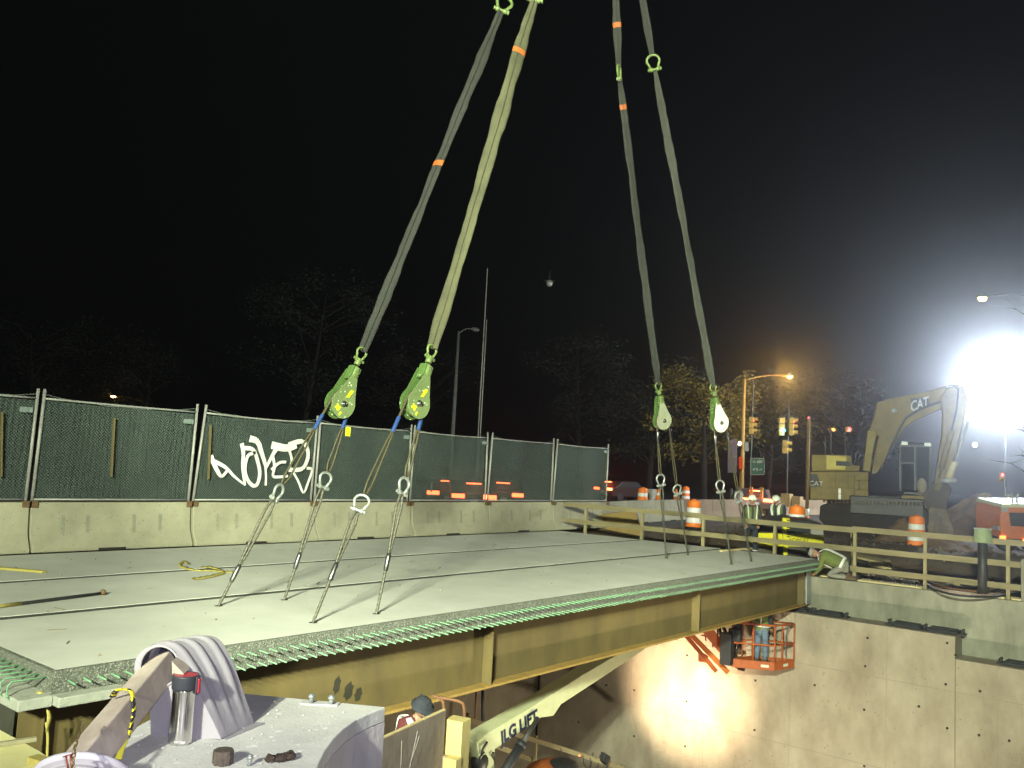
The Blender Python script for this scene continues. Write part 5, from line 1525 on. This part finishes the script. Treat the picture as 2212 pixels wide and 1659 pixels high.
tp = at(1704, 870, d=52); ps = thing('signal_pole', 'thin signal pole carrying the two signals with the cyan arrow', 'signal pole', (tp.x, tp.y, 0))
obj('pole', MB().tube([V((tp.x, tp.y, -.1)), tp], .05, 8), m_gpole, ps)
obj('pole_bracket', MB().beam(at(1686, 899, d=52), at(1722, 902, d=52), .04, .04).beam(at(1686, 951, d=52), at(1704, 951, d=52), .04, .04), m_gpole, ps)
signal((1710, 922), 51.8, 3, {0: g_red}, 'three-lamp signal with red lit, right of the cyan arrow')
signal((1688, 922), 51.6, 3, None, 'dark signal seen from behind with the cyan arrow on it', face=FR)
p = at(1691, 932, d=51.2); ar = MB()
ar.beam(p - V((0, 0, .2)), p + V((0, 0, .14)), .04, .05); ar.beam(p + V((0, 0, .2)), p + RT * .15 + V((0, 0, .03)), .04, .05); ar.beam(p + V((0, 0, .2)), p - RT * .15 + V((0, 0, .03)), .04, .05)
tag(obj('arrow_light', ar, g_cy), 'glowing cyan upward arrow on the signal pole', 'arrow light')
signal((1696, 966), 51.8, 2, None, 'two yellow signal heads lower on the thin pole', s=1.1)
signal((1596, 958), 53, 1, {0: glow('white_walk_glow', (.8, .85, 1.0), 6)}, 'small pedestrian signal glowing white left of the orange pole', face=-FR)
signal((1832, 928), 60, 1, {0: g_red}, 'single red signal light above the rear of the excavator', face=-FR)
signal((2163, 1030), 70, 2, {0: g_red}, 'faint red signal below the floodlight near the dirt pile', face=-FR)
tag(obj('round_lamp', MB().ball(at(2106, 961, d=60), .16, 12, 8), glow('cool_white_glow', (.7, .9, 1.0), 12)), 'small round white light right of the excavator stick', 'light')
p0 = at(1747, 905, d=44); sp_ = thing('marker_pole', 'brown pole with a white and red reflective band at its foot, left of the excavator', 'pole', (p0.x, p0.y, 0))
obj('pole', MB().tube([V((p0.x, p0.y, .7)), p0], .085, 10), mat('brown_pole', (.26, .17, .07), .8, col2=(.18, .12, .05), scale=4), sp_)
obj('white_band', MB().tube([V((p0.x, p0.y, .35)), V((p0.x, p0.y, .7))], .115, 12), m_white, sp_)
obj('red_band', MB().tube([V((p0.x, p0.y, -.05)), V((p0.x, p0.y, .35))], .115, 12), m_drum, sp_)
obj('tip_light', MB().ball(p0 + V((0, 0, .05)), .07, 8, 6), glow('faint_red', (1, .2, .3), 2), sp_)
# green direction sign on two wooden posts
m_sg = mat('green_sign', (.02, .10, .07), .5); m_sw = mat('sign_white', (.6, .6, .55), .6)
c = at(1636, 1008, d=48); sg = thing('road_sign', 'green direction sign with white arrows on two wooden posts', 'road sign', (c.x, c.y, 0))
obj('sign_board', MB().box(c, (.8, .04, .95), (RT, FR, UP)), m_sg, sg, bev=.02)
obj('sign_border', MB().tube([c - FR * .025 + RT * a + UP * b for a, b in ((-.38, -.45), (.38, -.45), (.38, .45), (-.38, .45))], .012, 4, closed=True), m_sw, sg)
for k, s_ in enumerate(('← ROUTE', 'ROUTE →')):
    pass
text('sign_text', '<- 650', .2, m_sw, c - FR * .03 + UP * .27, RT, UP, sg, .006); text('sign_text', '495 ->', .2, m_sw, c - FR * .03 - UP * .16, RT, UP, sg, .006)
for du in (-12, 10): 
    q = at(1636 + du, 1030, d=48.1); obj('post', MB().box((q.x, q.y, .3), (.14, .14, 2.6)), m_opole, sg)
c = at(1582, 985, d=52); tg = thing('banner_sign', 'tall narrow purple-grey sign left of the orange lamp pole', 'sign', (c.x, c.y, 0))
obj('panel', MB().box(c, (.55, .06, 2.0), (RT, FR, UP)), mat('purple_grey_panel', (.10, .075, .10), .7), tg)
tb = MB()
for k, (a, b, w_) in enumerate(((-.05, .85, .3), (-.1, .75, .1), (0, -.02, .3), (0, -.07, .3))): tb.box(c + RT * a + UP * b - FR * .04, (w_, .01, .035), (RT, FR, UP))
obj('text_lines', tb, m_opole, tg)
obj('post', MB().box((c.x, c.y, .3), (.12, .12, 2.2)), m_gpole, tg)
tag(obj('orange_plate', MB().box(at(1600, 1000, d=53.2), (.22, .03, .75), (RT, FR, UP)), glow('orange_backlit', (1, .1, .01), .55)), 'narrow orange-red plate low on the orange lamp pole', 'sign')
tag(obj('control_cabinet', MB().box(at(1612, 955 + 6, d=53), (.24, .12, .3), (RT, FR, UP)).box(at(1612, 970, d=53), (.28, .12, .25), (RT, FR, UP)), m_conc2), 'small grey boxes fixed to the orange lamp pole', 'cabinet')

# ------------------------------------------------------------------ floodlight tower, its glare shaped as one oversized glowing ball
fp = at(2172, 830, d=47)
ft = thing('floodlight_tower', 'blinding white floodlight on a mast behind the excavator at the right edge', 'floodlight', (fp.x, fp.y, 0))
obj('mast', MB().tube([(fp.x, fp.y, 0), (fp.x, fp.y, fp.z - 1.6)], .035, 8), m_black, ft)
obj('glare_ball', MB().ball(fp, 1.95, 32, 20, (1, 1, 1.05)), glow('flood_glow', (.88, .94, 1.0), 125), ft)
obj('tower_base', MB().box((fp.x, fp.y, .5), (1.8, 1.2, .9)), m_yel, ft, bev=.05)

# ------------------------------------------------------------------ excavator
O = at(1950, 1090, d=33)
FX_ = V((RT.x, RT.y, 0)).normalized() * .93 - V((FR.x, FR.y, 0)).normalized() * .36; FX_.normalize()
NX_ = V((FX_.y, -FX_.x, 0))
if NX_.dot(FR) > 0: NX_ = -NX_          # towards the camera
def z5(a, b): return ((2500 + a / 2.885) * .6777, (1150 + b / 2.885) * .6777)
def ex(a, b, off=0): return on_plane(*z5(a, b), O + NX_ * off, NX_)
exv = thing('excavator', 'large yellow tracked excavator with raised boom beside the floodlight', 'excavator', tuple(O - V((0, 0, 1))))
def exprism(name, pts, off, th, m, bev=.03, parent=None):
    return obj(name, MB().prism([ex(a, b, off) for a, b in pts], -NX_ * th), m, parent or exv, bev=bev)
exprism('counterweight', [(238, 1020), (238, 1275), (760, 1285), (770, 1025), (640, 1018)], .3, 2.2, m_catyel)
exprism('engine_cover', [(250, 862), (250, 1016), (695, 1016), (698, 965), (628, 958), (610, 880), (585, 866)], .2, 1.9, m_catyel)
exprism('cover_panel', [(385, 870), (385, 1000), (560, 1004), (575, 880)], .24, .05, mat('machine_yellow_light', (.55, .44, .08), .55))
exprism('side_box', [(640, 1030), (640, 1280), (775, 1280), (775, 1030)], .55, .3, m_catyel)
exprism('dark_decal', [(240, 1040), (300, 1040), (345, 1158), (238, 1158)], .315, .02, m_black, 0)
ca = ex(292, 1130, .345); text('lettering', 'CAT', .26, m_sw, ca, FX_, V((0, 0, 1)), exv)
hr_ = MB()
for b in (1100, 1185): hr_.tube([ex(660, b, .6), ex(785, b, .6)], .02, 6)
hr_.tube([ex(690, 1095, .6), ex(690, 1190, .6)], .02, 6)
obj('hand_rail', hr_, m_catyel, exv)
obj('exhaust', MB().tube([ex(655, 850, -.2), ex(655, 1000, -.2)], .03, 8), m_dark, exv)
obj('beacon_mast', MB().tube([ex(428, 870, -.3), ex(430, 650, -.3)], .03, 8).box(ex(432, 640, -.3), (.35, .12, .1)), m_gpole, exv)
obj('beacon_light', MB().ball(ex(445, 634, -.35), .1, 10, 6, (1.6, 1, .6)), glow('amber_glow', (1, .4, .06), 5), exv)
obj('mirror_rod', MB().tube([ex(375, 860, -.3), ex(375, 690, -.3)], .02, 6), m_gpole, exv)
exprism('boom', [(800, 1040), (838, 820), (868, 700), (780, 640), (830, 500), (850, 385), (945, 352), (1100, 320), (1300, 285), (1470, 235), (1600, 215), (1640, 300), (1500, 420), (1350, 480), (1200, 550), (1110, 610), (1070, 665), (1000, 790), (940, 900), (850, 1040)], -.35, .75, m_catyel, .04)
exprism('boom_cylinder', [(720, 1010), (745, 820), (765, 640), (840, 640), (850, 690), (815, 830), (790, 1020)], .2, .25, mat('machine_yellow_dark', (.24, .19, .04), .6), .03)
exprism('logo_plate', [(1158, 345), (1322, 338), (1342, 395), (1215, 475), (1185, 430)], -.33, .03, m_black, 0)
text('lettering', 'CAT', .55, m_sw, ex(1244, 402, -.30), ex(1290, 388, 0) - ex(1200, 415, 0), V((0, 0, 1)), exv, .01, .62)
obj('boom_pin', MB().lathe([(0, .06), (.09, .06), (.1, 0)], ex(1012, 460, -.33), NX_, 16), m_galv, exv)
exprism('stick', [(1500, 250), (1640, 230), (1690, 330), (1640, 600), (1530, 1000), (1440, 1200), (1370, 1200), (1400, 1000), (1450, 700), (1460, 480), (1440, 330)], .1, .5, m_catyel, .04)
obj('stick_cylinder', MB().tube([ex(1540, 640, .3), ex(1440, 1000, .3)], .11, 10), m_catyel, exv)
obj('bucket_cylinder', MB().tube([ex(1690, 560, .35), ex(1562, 950, .35)], .055, 10), m_shackle, exv)
obj('bucket_cylinder_barrel', MB().tube([ex(1565, 930, .35), ex(1505, 1100, .35)], .12, 12), mat('pale_barrel', (.6, .52, .28), .5), exv)
obj('link_pin', MB().tube([ex(1440, 1100, .5), ex(1580, 1108, .5)], .1, 10), m_shackle, exv)
exprism('bucket_linkage', [(1250, 1180), (1340, 1120), (1500, 1110), (1540, 1180), (1500, 1290), (1500, 1420), (1400, 1560), (1330, 1480), (1290, 1330)], .1, .5, mat('dirty_steel', (.07, .055, .03), .8, col2=(.04, .03, .02), scale=5), .04)
exprism('bucket', [(1290, 1440), (1340, 1340), (1500, 1370), (1560, 1560), (1540, 1640), (1330, 1640)], .5, 1.2, mat('worn_bucket', (.2, .165, .11), .8, col2=(.08, .06, .04), scale=4), .06)
for off_, w0 in ((-.30, 0), (-.30, 14)):
    obj('boom_hose', MB().tube([ex(a, b + w0 * .5, off_) for a, b in ((905, 980), (980, 790), (1060, 620), (1120, 520), (1250, 440), (1420, 380), (1500, 350))], .035, 6), m_black, exv)
obj('boom_hose', MB().tube([ex(a, b, .15) for a, b in ((1480, 250), (1540, 225), (1600, 260), (1590, 420), (1500, 800), (1420, 1080))], .035, 6), m_black, exv)
for a in (470, 585): obj('panel_gap', MB().beam(ex(a, 1030, .32), ex(a, 1180, .32), .02, .012), m_black, exv)
obj('panel_gap', MB().beam(ex(245, 1168, .32), ex(760, 1172, .32), .02, .012), m_black, exv)
obj('grille', MB().box(ex(545, 945, .28), (.55, .03, .18), (FX_, NX_, V((0, 0, 1)))), m_black, exv)
for b in (1198, 1250): obj('reflector', MB().box(ex(509, b, .33), (.09, .02, .2), (FX_, NX_, V((0, 0, 1)))), m_white, exv)
# cab
exprism('cab_body', [(1065, 1190), (1065, 790), (1110, 745), (1330, 755), (1350, 800), (1340, 1190)], .2, 1.3, mat('cab_dark_glass', (.012, .016, .02), .95, spec=.05), .05)
for (a0, b0_, a1, b1_) in ((1065, 1200, 1065, 780), (1065, 780, 1345, 785), (1345, 785, 1340, 1200), (1205, 790, 1205, 1200), (1100, 1215, 1250, 1222), (1065, 940, 1205, 940)):
    obj('cab_frame', MB().beam(ex(a0, b0_, .24), ex(a1, b1_, .24), .07, .07), m_dark, exv)
obj('cab_light', MB().box(ex(1105, 758, .3), (.22, .08, .12), (FX_, NX_, V((0, 0, 1)))), m_galv, exv)
obj('cab_light', MB().box(ex(1318, 770, .3), (.22, .08, .12), (FX_, NX_, V((0, 0, 1)))), m_galv, exv)
obj('seat_back', MB().ball(ex(1265, 1150, .26), .3, 12, 8, (.6, .6, 1)), mat('tan_seat', (.3, .26, .2), .8), exv)
exprism('step_box', [(1075, 1235), (1285, 1240), (1285, 1310), (1075, 1305)], .5, .5, m_catyel, .03)
obj('turret', MB().box(O + V((0, 0, -.1)) - FX_ * .6 - NX_ * .5, (2.6, 2.2, .7), (FX_, NX_, V((0, 0, 1)))), m_dark, exv, bev=.05)
for off in (.55, -1.7):
    tk = obj('track', MB().prism([ex(a, b, off) for a, b in [(330, 1330), (480, 1296), (1250, 1320), (1330, 1380), (1330, 1500), (1260, 1570), (400, 1545), (320, 1460)]], -NX_ * .6), mat('track_steel', (.035, .029, .023), .9, col2=(.016, .013, .011), scale=5, bump=.5), exv, bev=.06)
    if off > 0:
        tr_ = MB()
        for k in range(26):
            s = k / 25; tr_.beam(ex(360 + 900 * s, 1292 + 22 * s, off + .02), ex(372 + 900 * s, 1292 + 22 * s, off + .02), 1.3, .07, up=(0, 0, 1))
        obj('track_shoes', tr_, m_rusty, tk)

# ------------------------------------------------------------------ dirt pile and boulders
from mathutils import noise as _ns
def heap(c, rx, ry, h, label, seed, n=60):
    mb = MB(); m_ = 36
    for i in range(m_ + 1):
        r = i / m_
        for k in range(n):
            a = 2 * math.pi * k / n
            x, y = math.cos(a) * r, math.sin(a) * r
            z = h * (1 - r) ** 1.25 * (1 + .25 * _ns.noise(V((x * 2, y * 2, seed)))) + .14 * h * _ns.fractal(V((x * 5, y * 5, seed)), 1, 2, 4) * (1 - r * .6)
            mb.v.append(V(c) + V((x * rx, y * ry, z - .1)))
    for i in range(m_):
        for k in range(n):
            k2 = (k + 1) % n
            mb.f.append([i * n + k, (i + 1) * n + k, (i + 1) * n + k2, i * n + k2]); mb.mi.append(0); mb.smooth.append(True)
    return tag(obj('dirt_pile', mb, mat('pile_dirt', (.21, .13, .065), .98, col2=(.11, .065, .035), scale=2.5, amount=1.1, bump=1, bscale=8)), label, 'dirt pile')
p = at(2112, 1110, d=37); heap((p.x, p.y, -.1), 3.9, 3.9, 2.1, 'big brown dirt pile right of the excavator bucket', 1.0)
p = at(2040, 1200, d=28.5); heap((p.x, p.y, -.25), 3.6, 2.2, .95, 'low dark heap of earth behind the drum right of the excavator', 5.0)
p = at(2110, 1205, d=25.6); heap((p.x, p.y, -.75), 1.5, 1.2, .62, 'small pale heap of gravelly soil left of the green capped pile', 8.0)
p = at(1945, 1100, d=31); heap((p.x + .5, p.y, -.1), 1.6, 1.6, 1.15, 'rounded brown mound in front of the excavator track', 12.0)
for i, (u, v, d, s, lb) in enumerate(((2130, 1076, 34.6, .26, 'large pale boulder on the side of the dirt pile'), (2178, 1072, 35, .12, 'small stone high on the dirt pile'), (1990, 1070, 33, .2, 'small stone beside the excavator linkage'))):
    mb = MB().ball(at(u, v, d=d), s, 9, 6, (1.3, 1, .8)); rr = random.Random(i)
    for q in mb.v: q += V((rr.uniform(-1, 1), rr.uniform(-1, 1), rr.uniform(-1, 1))) * s * .14
    tag(obj('boulder', mb, mat('pale_boulder', (.38, .32, .24), .9)), lb, 'boulder')

# ------------------------------------------------------------------ yellow roller
o = at(1700, 1190, d=26.2)
rl = thing('road_roller', 'small yellow roller with black hood parked behind the railing by the two workers', 'roller', tuple(o))
D_ = 26.2
q = lambda u, v, o_=0: at(u, v, d=D_ + o_)
def rp_(name, pts, o_, th, m, bev=.03): return obj(name, MB().prism([q(u, v, o_) for u, v in pts], FR * th), m, rl, bev=bev)
rp_('yellow_body', [(1632, 1151), (1700, 1152), (1750, 1155), (1750, 1182), (1632, 1180)], 0, 1.2, m_yel)
rp_('black_hood', [(1634, 1152), (1636, 1131), (1660, 1125), (1748, 1124), (1776, 1132), (1781, 1138), (1752, 1140), (1750, 1152)], .03, 1.1, m_black, .05)
rp_('yellow_end', [(1748, 1157), (1781, 1158), (1780, 1182), (1748, 1181)], -.06, .06, m_yel)
rp_('end_panel', [(1753, 1137), (1779, 1139), (1780, 1157), (1753, 1156)], -.03, .3, m_conc2)
rp_('yellow_mast', [(1691, 1119), (1707, 1120), (1707, 1168), (1692, 1168)], -.1, .12, m_yel)
vt_ = MB()
for k in range(8): vt_.box(q(1703, 1124 + k * 5, -.12), (.08, .02, .03), (RT, FR, UP))
obj('mast_slot', vt_, m_black, rl)
text('lettering', 'BOMAG', .2, mat('dark_lettering', (.2, .18, .02), .6), q(1727, 1168, -.02), RT, UP, rl)
rp_('strut', [(1693, 1167), (1704, 1168), (1702, 1200), (1693, 1200)], -.05, .1, m_yel)
for u, v in ((1720, 1196), (1655, 1190)):
    c = q(u, v, .05)
    obj('roller_drum', MB().lathe([(0, -.0), (.3, 0), (.36, .03), (.36, 1.0), (0, 1.0)], c, FR, 26), mat('worn_drum', (.1, .09, .07), .6, metal=.3, col2=(.05, .045, .035), scale=6), rl)

# ------------------------------------------------------------------ things behind the railing
gp = at(2123, 1160, d=21.4)
cp = thing('capped_pile', 'dark steel pile with a pale green crumpled cap standing at the right behind the railing', 'pile', (gp.x, gp.y, -.6))
obj('steel_pile', MB().tube([V((gp.x, gp.y, -.7)), V((gp.x, gp.y, gp.z))], .12, 12), m_dark, cp)
cb = MB().lathe([(.22, -.14), (.225, -.1), (.2, .05), (.19, .19), (.205, .2), (.2, .21), (0, .21)], (gp.x, gp.y, gp.z), (0, 0, 1), 26)
for i, v_ in enumerate(cb.v): v_ += V((math.sin(i * 2.3), math.cos(i * 1.7), math.sin(i * 1.1))) * .009
obj('green_cap', cb, mat('pale_green_plastic', (.25, .31, .18), .7, col2=(.18, .23, .13), scale=10, bump=.3), cp)
hs = at(2212, 1250, z=-.2)
tag(obj('concrete_post', MB().box((24.25, at(2212, 1230, x=24.2).y - .2, .0), (.36, .5, 1.0)), m_back, bev=.02), 'square grey concrete post at the right edge on the abutment wall', 'post')
# hoses
m_hose = mat('pinkish_hose', (.42, .32, .28), .7, col2=(.2, .14, .12), scale=12)
rr = random.Random(21)
for k, (lb, off, mm) in enumerate((('outer loop of the pinkish hose on the gravel at the right', 0, m_hose), ('inner loop of the pale hose on the gravel at the right', 7, m_hose), ('dark hose lying beside the loops on the gravel', 14, m_black), ('brown hose across the front of the loops', -6, m_brown))):
    pts = [(1985 + k * 6, 1248), (2010, 1262 + off * .5), (2060, 1276 + off * .6), (2130, 1281 + off * .6), (2180, 1270 + off), (2212, 1262 + off), (2190, 1250 + off), (2110, 1262 + off * .4), (2060, 1258)]
    W_ = [at(u, v, z=-.47 + .02 * k) for u, v in pts]
    tag(obj('hose', MB().tube(resample(W_, 50), .028, 7), mm), lb, 'hose', 'hoses coiled on the gravel')
# stacked planks
pl0, pl1 = at(1770, 1178, z=-.15), at(1905, 1222, z=-.15)
for k, (lb) in enumerate(('upper plank of the pale stack behind the railing', 'lower plank of the pale stack behind the railing', 'short block at the end of the pale plank stack')):
    a_, b_ = at(1808, 1186 + k * 8, z=-.1 - .08 * k), at(1918, 1212 + k * 6, z=-.1 - .08 * k)
    if k == 2: a_ = a_.lerp(b_, .72)
    tag(obj('plank', MB().beam(a_, b_, .16 + .06 * k, .07 + .07 * (k == 2)), m_fresh if k else m_lumber, bev=.004), lb, 'plank', 'pale planks stacked behind the railing')
for k, (u0, v0, u1, v1, z, lb) in enumerate(((2110, 1172, 2300, 1190, .05, 'long pale plank lying behind the green capped pile'), (2060, 1225, 2120, 1232, -.42, 'thin pale lath on the gravel left of the pile'), (2045, 1264, 2100, 1262, -.45, 'short white lath between the hoses'))):
    tag(obj('lath', MB().beam(at(u0, v0, z=z), at(u1, v1, z=z), .1 if k == 0 else .05, .06), m_fresh), lb, 'plank')
for k, (u0, v0, u1, v1, lb) in enumerate(((1830, 1130, 1835, 1230, 'thin wooden stake leaning behind the railing between the fifth and sixth posts'), (2030, 1170, 2034, 1215, 'short wooden stake in the soil right of the orange drum'))):
    tag(obj('stake', MB().beam(at(u0 + (k == 0) * 8, v0 + 10, d=25.5), at(u1 + 6, v1, d=25.3), .035, .035), m_lumber2), lb, 'stake')
# barrier piece beside the barrier end, yellow light put into its ochre colour
tm_ = [at(u, v, x=27.2) for u, v in [(1283, 1112), (1372, 1103), (1392, 1166), (1290, 1172)]]
tag(obj('barrier_piece', MB().prism(tm_, (.25, .1, 0)), mat('ochre_lit_concrete', (.30, .21, .07), .85, col2=(.12, .08, .04), scale=1.6, amount=1.4, bump=.4), bev=.02), 'barrier piece tinted by ochre light, leaning behind the railing next to the barrier', 'barrier piece')
tag(obj('rubble_bundle', MB().ball(at(1265, 1135, x=26.9), .32, 12, 8, (1, 1, .8)), mat('dark_rubble', (.09, .08, .075), .95, col2=(.04, .035, .03), scale=14, bump=1)), 'dark round bundle left of the ochre barrier piece', 'bundle')
# tool box beside the crouching worker
p = at(1838, 1240, x=24.9)
tag(obj('tool_bag', MB().box((24.9, p.y, -.42), (.3, .5, .26)).box((24.9, p.y + .26, -.44), (.3, .06, .3)), mat('blue_black_bag', (.04, .045, .06), .8), bev=.03), 'dark tool bag behind the crouching worker', 'bag')
for k, (u, v) in enumerate(((1800, 1240), (2185, 1318))):
    p = at(u, v, x=24.6)
    tag(obj('yellow_cloth', MB().box((24.62, p.y, -.485), (.25, .6 if k else .45, .03)), mat('yellow_cloth', (.7, .5, .08), .85, col2=(.5, .33, .04), scale=9, bump=.6), bev=.01), ['yellow cloth under the crouching worker', 'yellow sheeting at the foot of the right railing post'][k], 'cloth')

# orange machine at the right edge
q = lambda u, v, o_=0: at(u, v, d=27.5 + o_)
om = thing('orange_machine', 'orange machine with dark grille and red tail lights at the right edge', 'machine', tuple(q(2200, 1165)))
def op(name, pts, o_, th, m, bev=.03): return obj(name, MB().prism([q(u, v, o_) for u, v in pts], FR * th), m, om, bev=bev)
op('body', [(2162, 1150), (2160, 1112), (2168, 1096), (2290, 1096), (2290, 1168), (2166, 1164)], 0, 1.5, mat('machine_orange', (.5, .15, .04), .6, col2=(.4, .11, .03), scale=5), .04)
op('roof_edge', [(2163, 1096), (2166, 1089), (2292, 1089), (2292, 1096)], -.03, 1.5, m_cream, .01)
op('grille', [(2180, 1107), (2218, 1108), (2218, 1138), (2184, 1136)], -.02, .03, m_dark, 0)
op('corner_plate', [(2163, 1096), (2178, 1096), (2178, 1106), (2163, 1106)], -.02, .03, m_conc2, 0)
for u, v in ((2166, 1161), (2216, 1168)): obj('tail_lamp', MB().box(q(u, v, -.04), (.17, .05, .11), (RT, FR, UP)), glow('orange_tail', (1, .16, .03), 6), om)
obj('exhaust_stack', MB().tube(resample([q(2186, 1092, .3), q(2188, 1072, .3), q(2184, 1066, .3)], 8), .03, 8).tube(resample([q(2198, 1092, .3), q(2197, 1074, .3), q(2202, 1066, .3)], 8), .03, 8).tube([q(2186, 1082, .3), q(2198, 1082, .3)], .02, 6), m_galv, om)
obj('coupling', MB().beam(q(2150, 1140, .2), q(2165, 1140, .2), .3, .12), m_galv, om)
for u in (2178, 2230): obj('wheel', MB().lathe([(0, 0), (.2, 0), (.33, .02), (.33, .2), (0, .2)], q(u, 1170, .2), FR, 20), m_black, om)
"""lumps of broken soil between abutment and excavator"""
cl = MB(); rr = random.Random(77)
for i in range(2200):
    x = rr.uniform(25.6, 36); y = rr.uniform(-4, 15.5)
    s = rr.uniform(.02, .09) * (1 if rr.random() > .05 else 2); c = V((x, y, gz(x, y)))
    P = [c + V((rr.uniform(.6, 1.3) * s * sx, rr.uniform(.6, 1.3) * s * sy, rr.uniform(.3, .9) * s * sz)) for sx, sy, sz in ((1, 0, 0), (0, 1, 0), (-1, 0, 0), (0, -1, 0), (0, 0, 1), (0, 0, -1))]
    cl.add(P, [(0, 1, 4), (1, 2, 4), (2, 3, 4), (3, 0, 4), (1, 0, 5), (2, 1, 5), (3, 2, 5), (0, 3, 5)])
kind(obj('soil_clods', cl, m_dirt), 'stuff')

# ------------------------------------------------------------------ trees
m_bark = mat('bark', (.013, .01, .008), .95, col2=(.008, .006, .005), scale=6)
def leafmat(name, c): return mat(name, c, .8, col2=tuple(k * .55 for k in c), scale=.8, amount=1.2)
def tree(base, h, cr, label, m, seed, nl=2600, trunk=.28, hole=.0):
    rr = random.Random(seed)
    t = thing('tree', label, 'tree', tuple(base), 'trees beyond the road')
    B = V(base); tb = MB(); tips = []
    lean = V((rr.uniform(-.06, .06), rr.uniform(-.06, .06), 0))
    tb.tube([B, B + V((0, 0, h * .3)) + lean * h * .3, B + V((0, 0, h * .62)) + lean * h, B + V((0, 0, h * .92)) + lean * h * 1.5], [trunk, trunk * .8, trunk * .45, trunk * .08], 8)
    for i in range(16):
        s = rr.uniform(.22, .85); st_ = B + V((0, 0, h * s)) + lean * h * s
        a = rr.uniform(0, 6.283); L = cr * (1.05 - abs(s - .5)) * rr.uniform(.7, 1.1)
        e = st_ + V((math.cos(a) * L, math.sin(a) * L, L * rr.uniform(.15, .6)))
        mid = st_.lerp(e, .5) + V((0, 0, L * .12))
        tb.tube([st_, mid, e], [trunk * .35 * (1 - s * .5), trunk * .2, trunk * .05], 6)
        tips += [mid.lerp(e, .3), mid.lerp(e, .7), e]
        for _ in range(2):
            e2 = mid + V((rr.uniform(-1, 1), rr.uniform(-1, 1), rr.uniform(-.1, .8))) * L * .5
            tb.tube([mid, e2], [trunk * .12, trunk * .03], 5); tips.append(e2)
    obj('trunk', tb, m_bark, t)
    lf = MB()
    for c in tips:
        if rr.random() < hole: continue
        R_ = cr * rr.uniform(.14, .3)
        for _ in range(int(nl / len(tips))):
            v = V((rr.gauss(0, .5), rr.gauss(0, .5), rr.gauss(0, .38))) * R_
            p = c + v; s = rr.uniform(.06, .15) * (h / 9) ** .3
            a = V((rr.uniform(-1, 1), rr.uniform(-1, 1), rr.uniform(-.6, .6))).normalized(); b = a.cross(V((rr.uniform(-1, 1), rr.uniform(-1, 1), rr.uniform(-1, 1)))).normalized()
            lf.add([p - a * s, p + b * s * .5, p + a * s, p - b * s * .5], [(0, 1, 2, 3)])
    obj('crown', lf, m, t)
    return t
L1 = leafmat('autumn_leaves', (.17, .13, .022)); L2 = leafmat('dark_green_leaves', (.008, .013, .006)); L3 = leafmat('olive_leaves', (.025, .028, .01))
for i, (u, d, h, cr, m, nl, lb) in enumerate([
    (1520, 62, 9.5, 4.2, L1, 9000, 'autumn tree lit orange by the street lamp behind the far pulley blocks'),
    (1400, 68, 11, 5, L3, 3600, 'dim tree left of the orange lit tree'), (1250, 72, 14, 5.5, L2, 3200, 'faint dark tree between unlit street lamp and far slings'),
    (1660, 72, 10, 4.5, L3, 3000, 'dim tree behind the traffic signals'), (1830, 80, 13, 5.5, L2, 2600, 'hazy tree behind the rear of the excavator'),
    (640, 70, 17, 7, L2, 4200, 'large faint tree in the dark left of the near slings'), (300, 75, 12, 6, L2, 2600, 'nearly black tree above the second fence panel'), (900, 80, 13, 6, L2, 2600, 'nearly black tree behind the near pulley blocks'),
    (60, 70, 12, 6, L2, 2400, 'faint dark tree at the left edge above the fence')]):
    p = at(u, 1080, d=d)
    tree((p.x, p.y, -.1), h, cr, lb, m, 100 + i, nl)
# bare twig branches under the right hand street lamp
p = at(2240, 690, d=38); tree((p.x, p.y, -.1), 12.4, 3.0, 'thin bare tree with orange lit twigs under the right street lamp', L1, 300, 60, .12, .7)

# ------------------------------------------------------------------ air
hz = bpy.data.materials.new('haze_air'); hz.use_nodes = True
n_, l_ = hz.node_tree.nodes, hz.node_tree.links
n_.remove(n_['Principled BSDF'])
pv = n_.new('ShaderNodeVolumePrincipled')
pv.inputs['Color'].default_value = (.82, .89, 1.0, 1); pv.inputs['Density'].default_value = .0023; pv.inputs['Anisotropy'].default_value = .925
l_.new(pv.outputs[0], n_['Material Output'].inputs['Volume'])
kind(obj('haze', MB().b(-62, 420, -130, 430, -9.5, 36), hz), 'stuff')
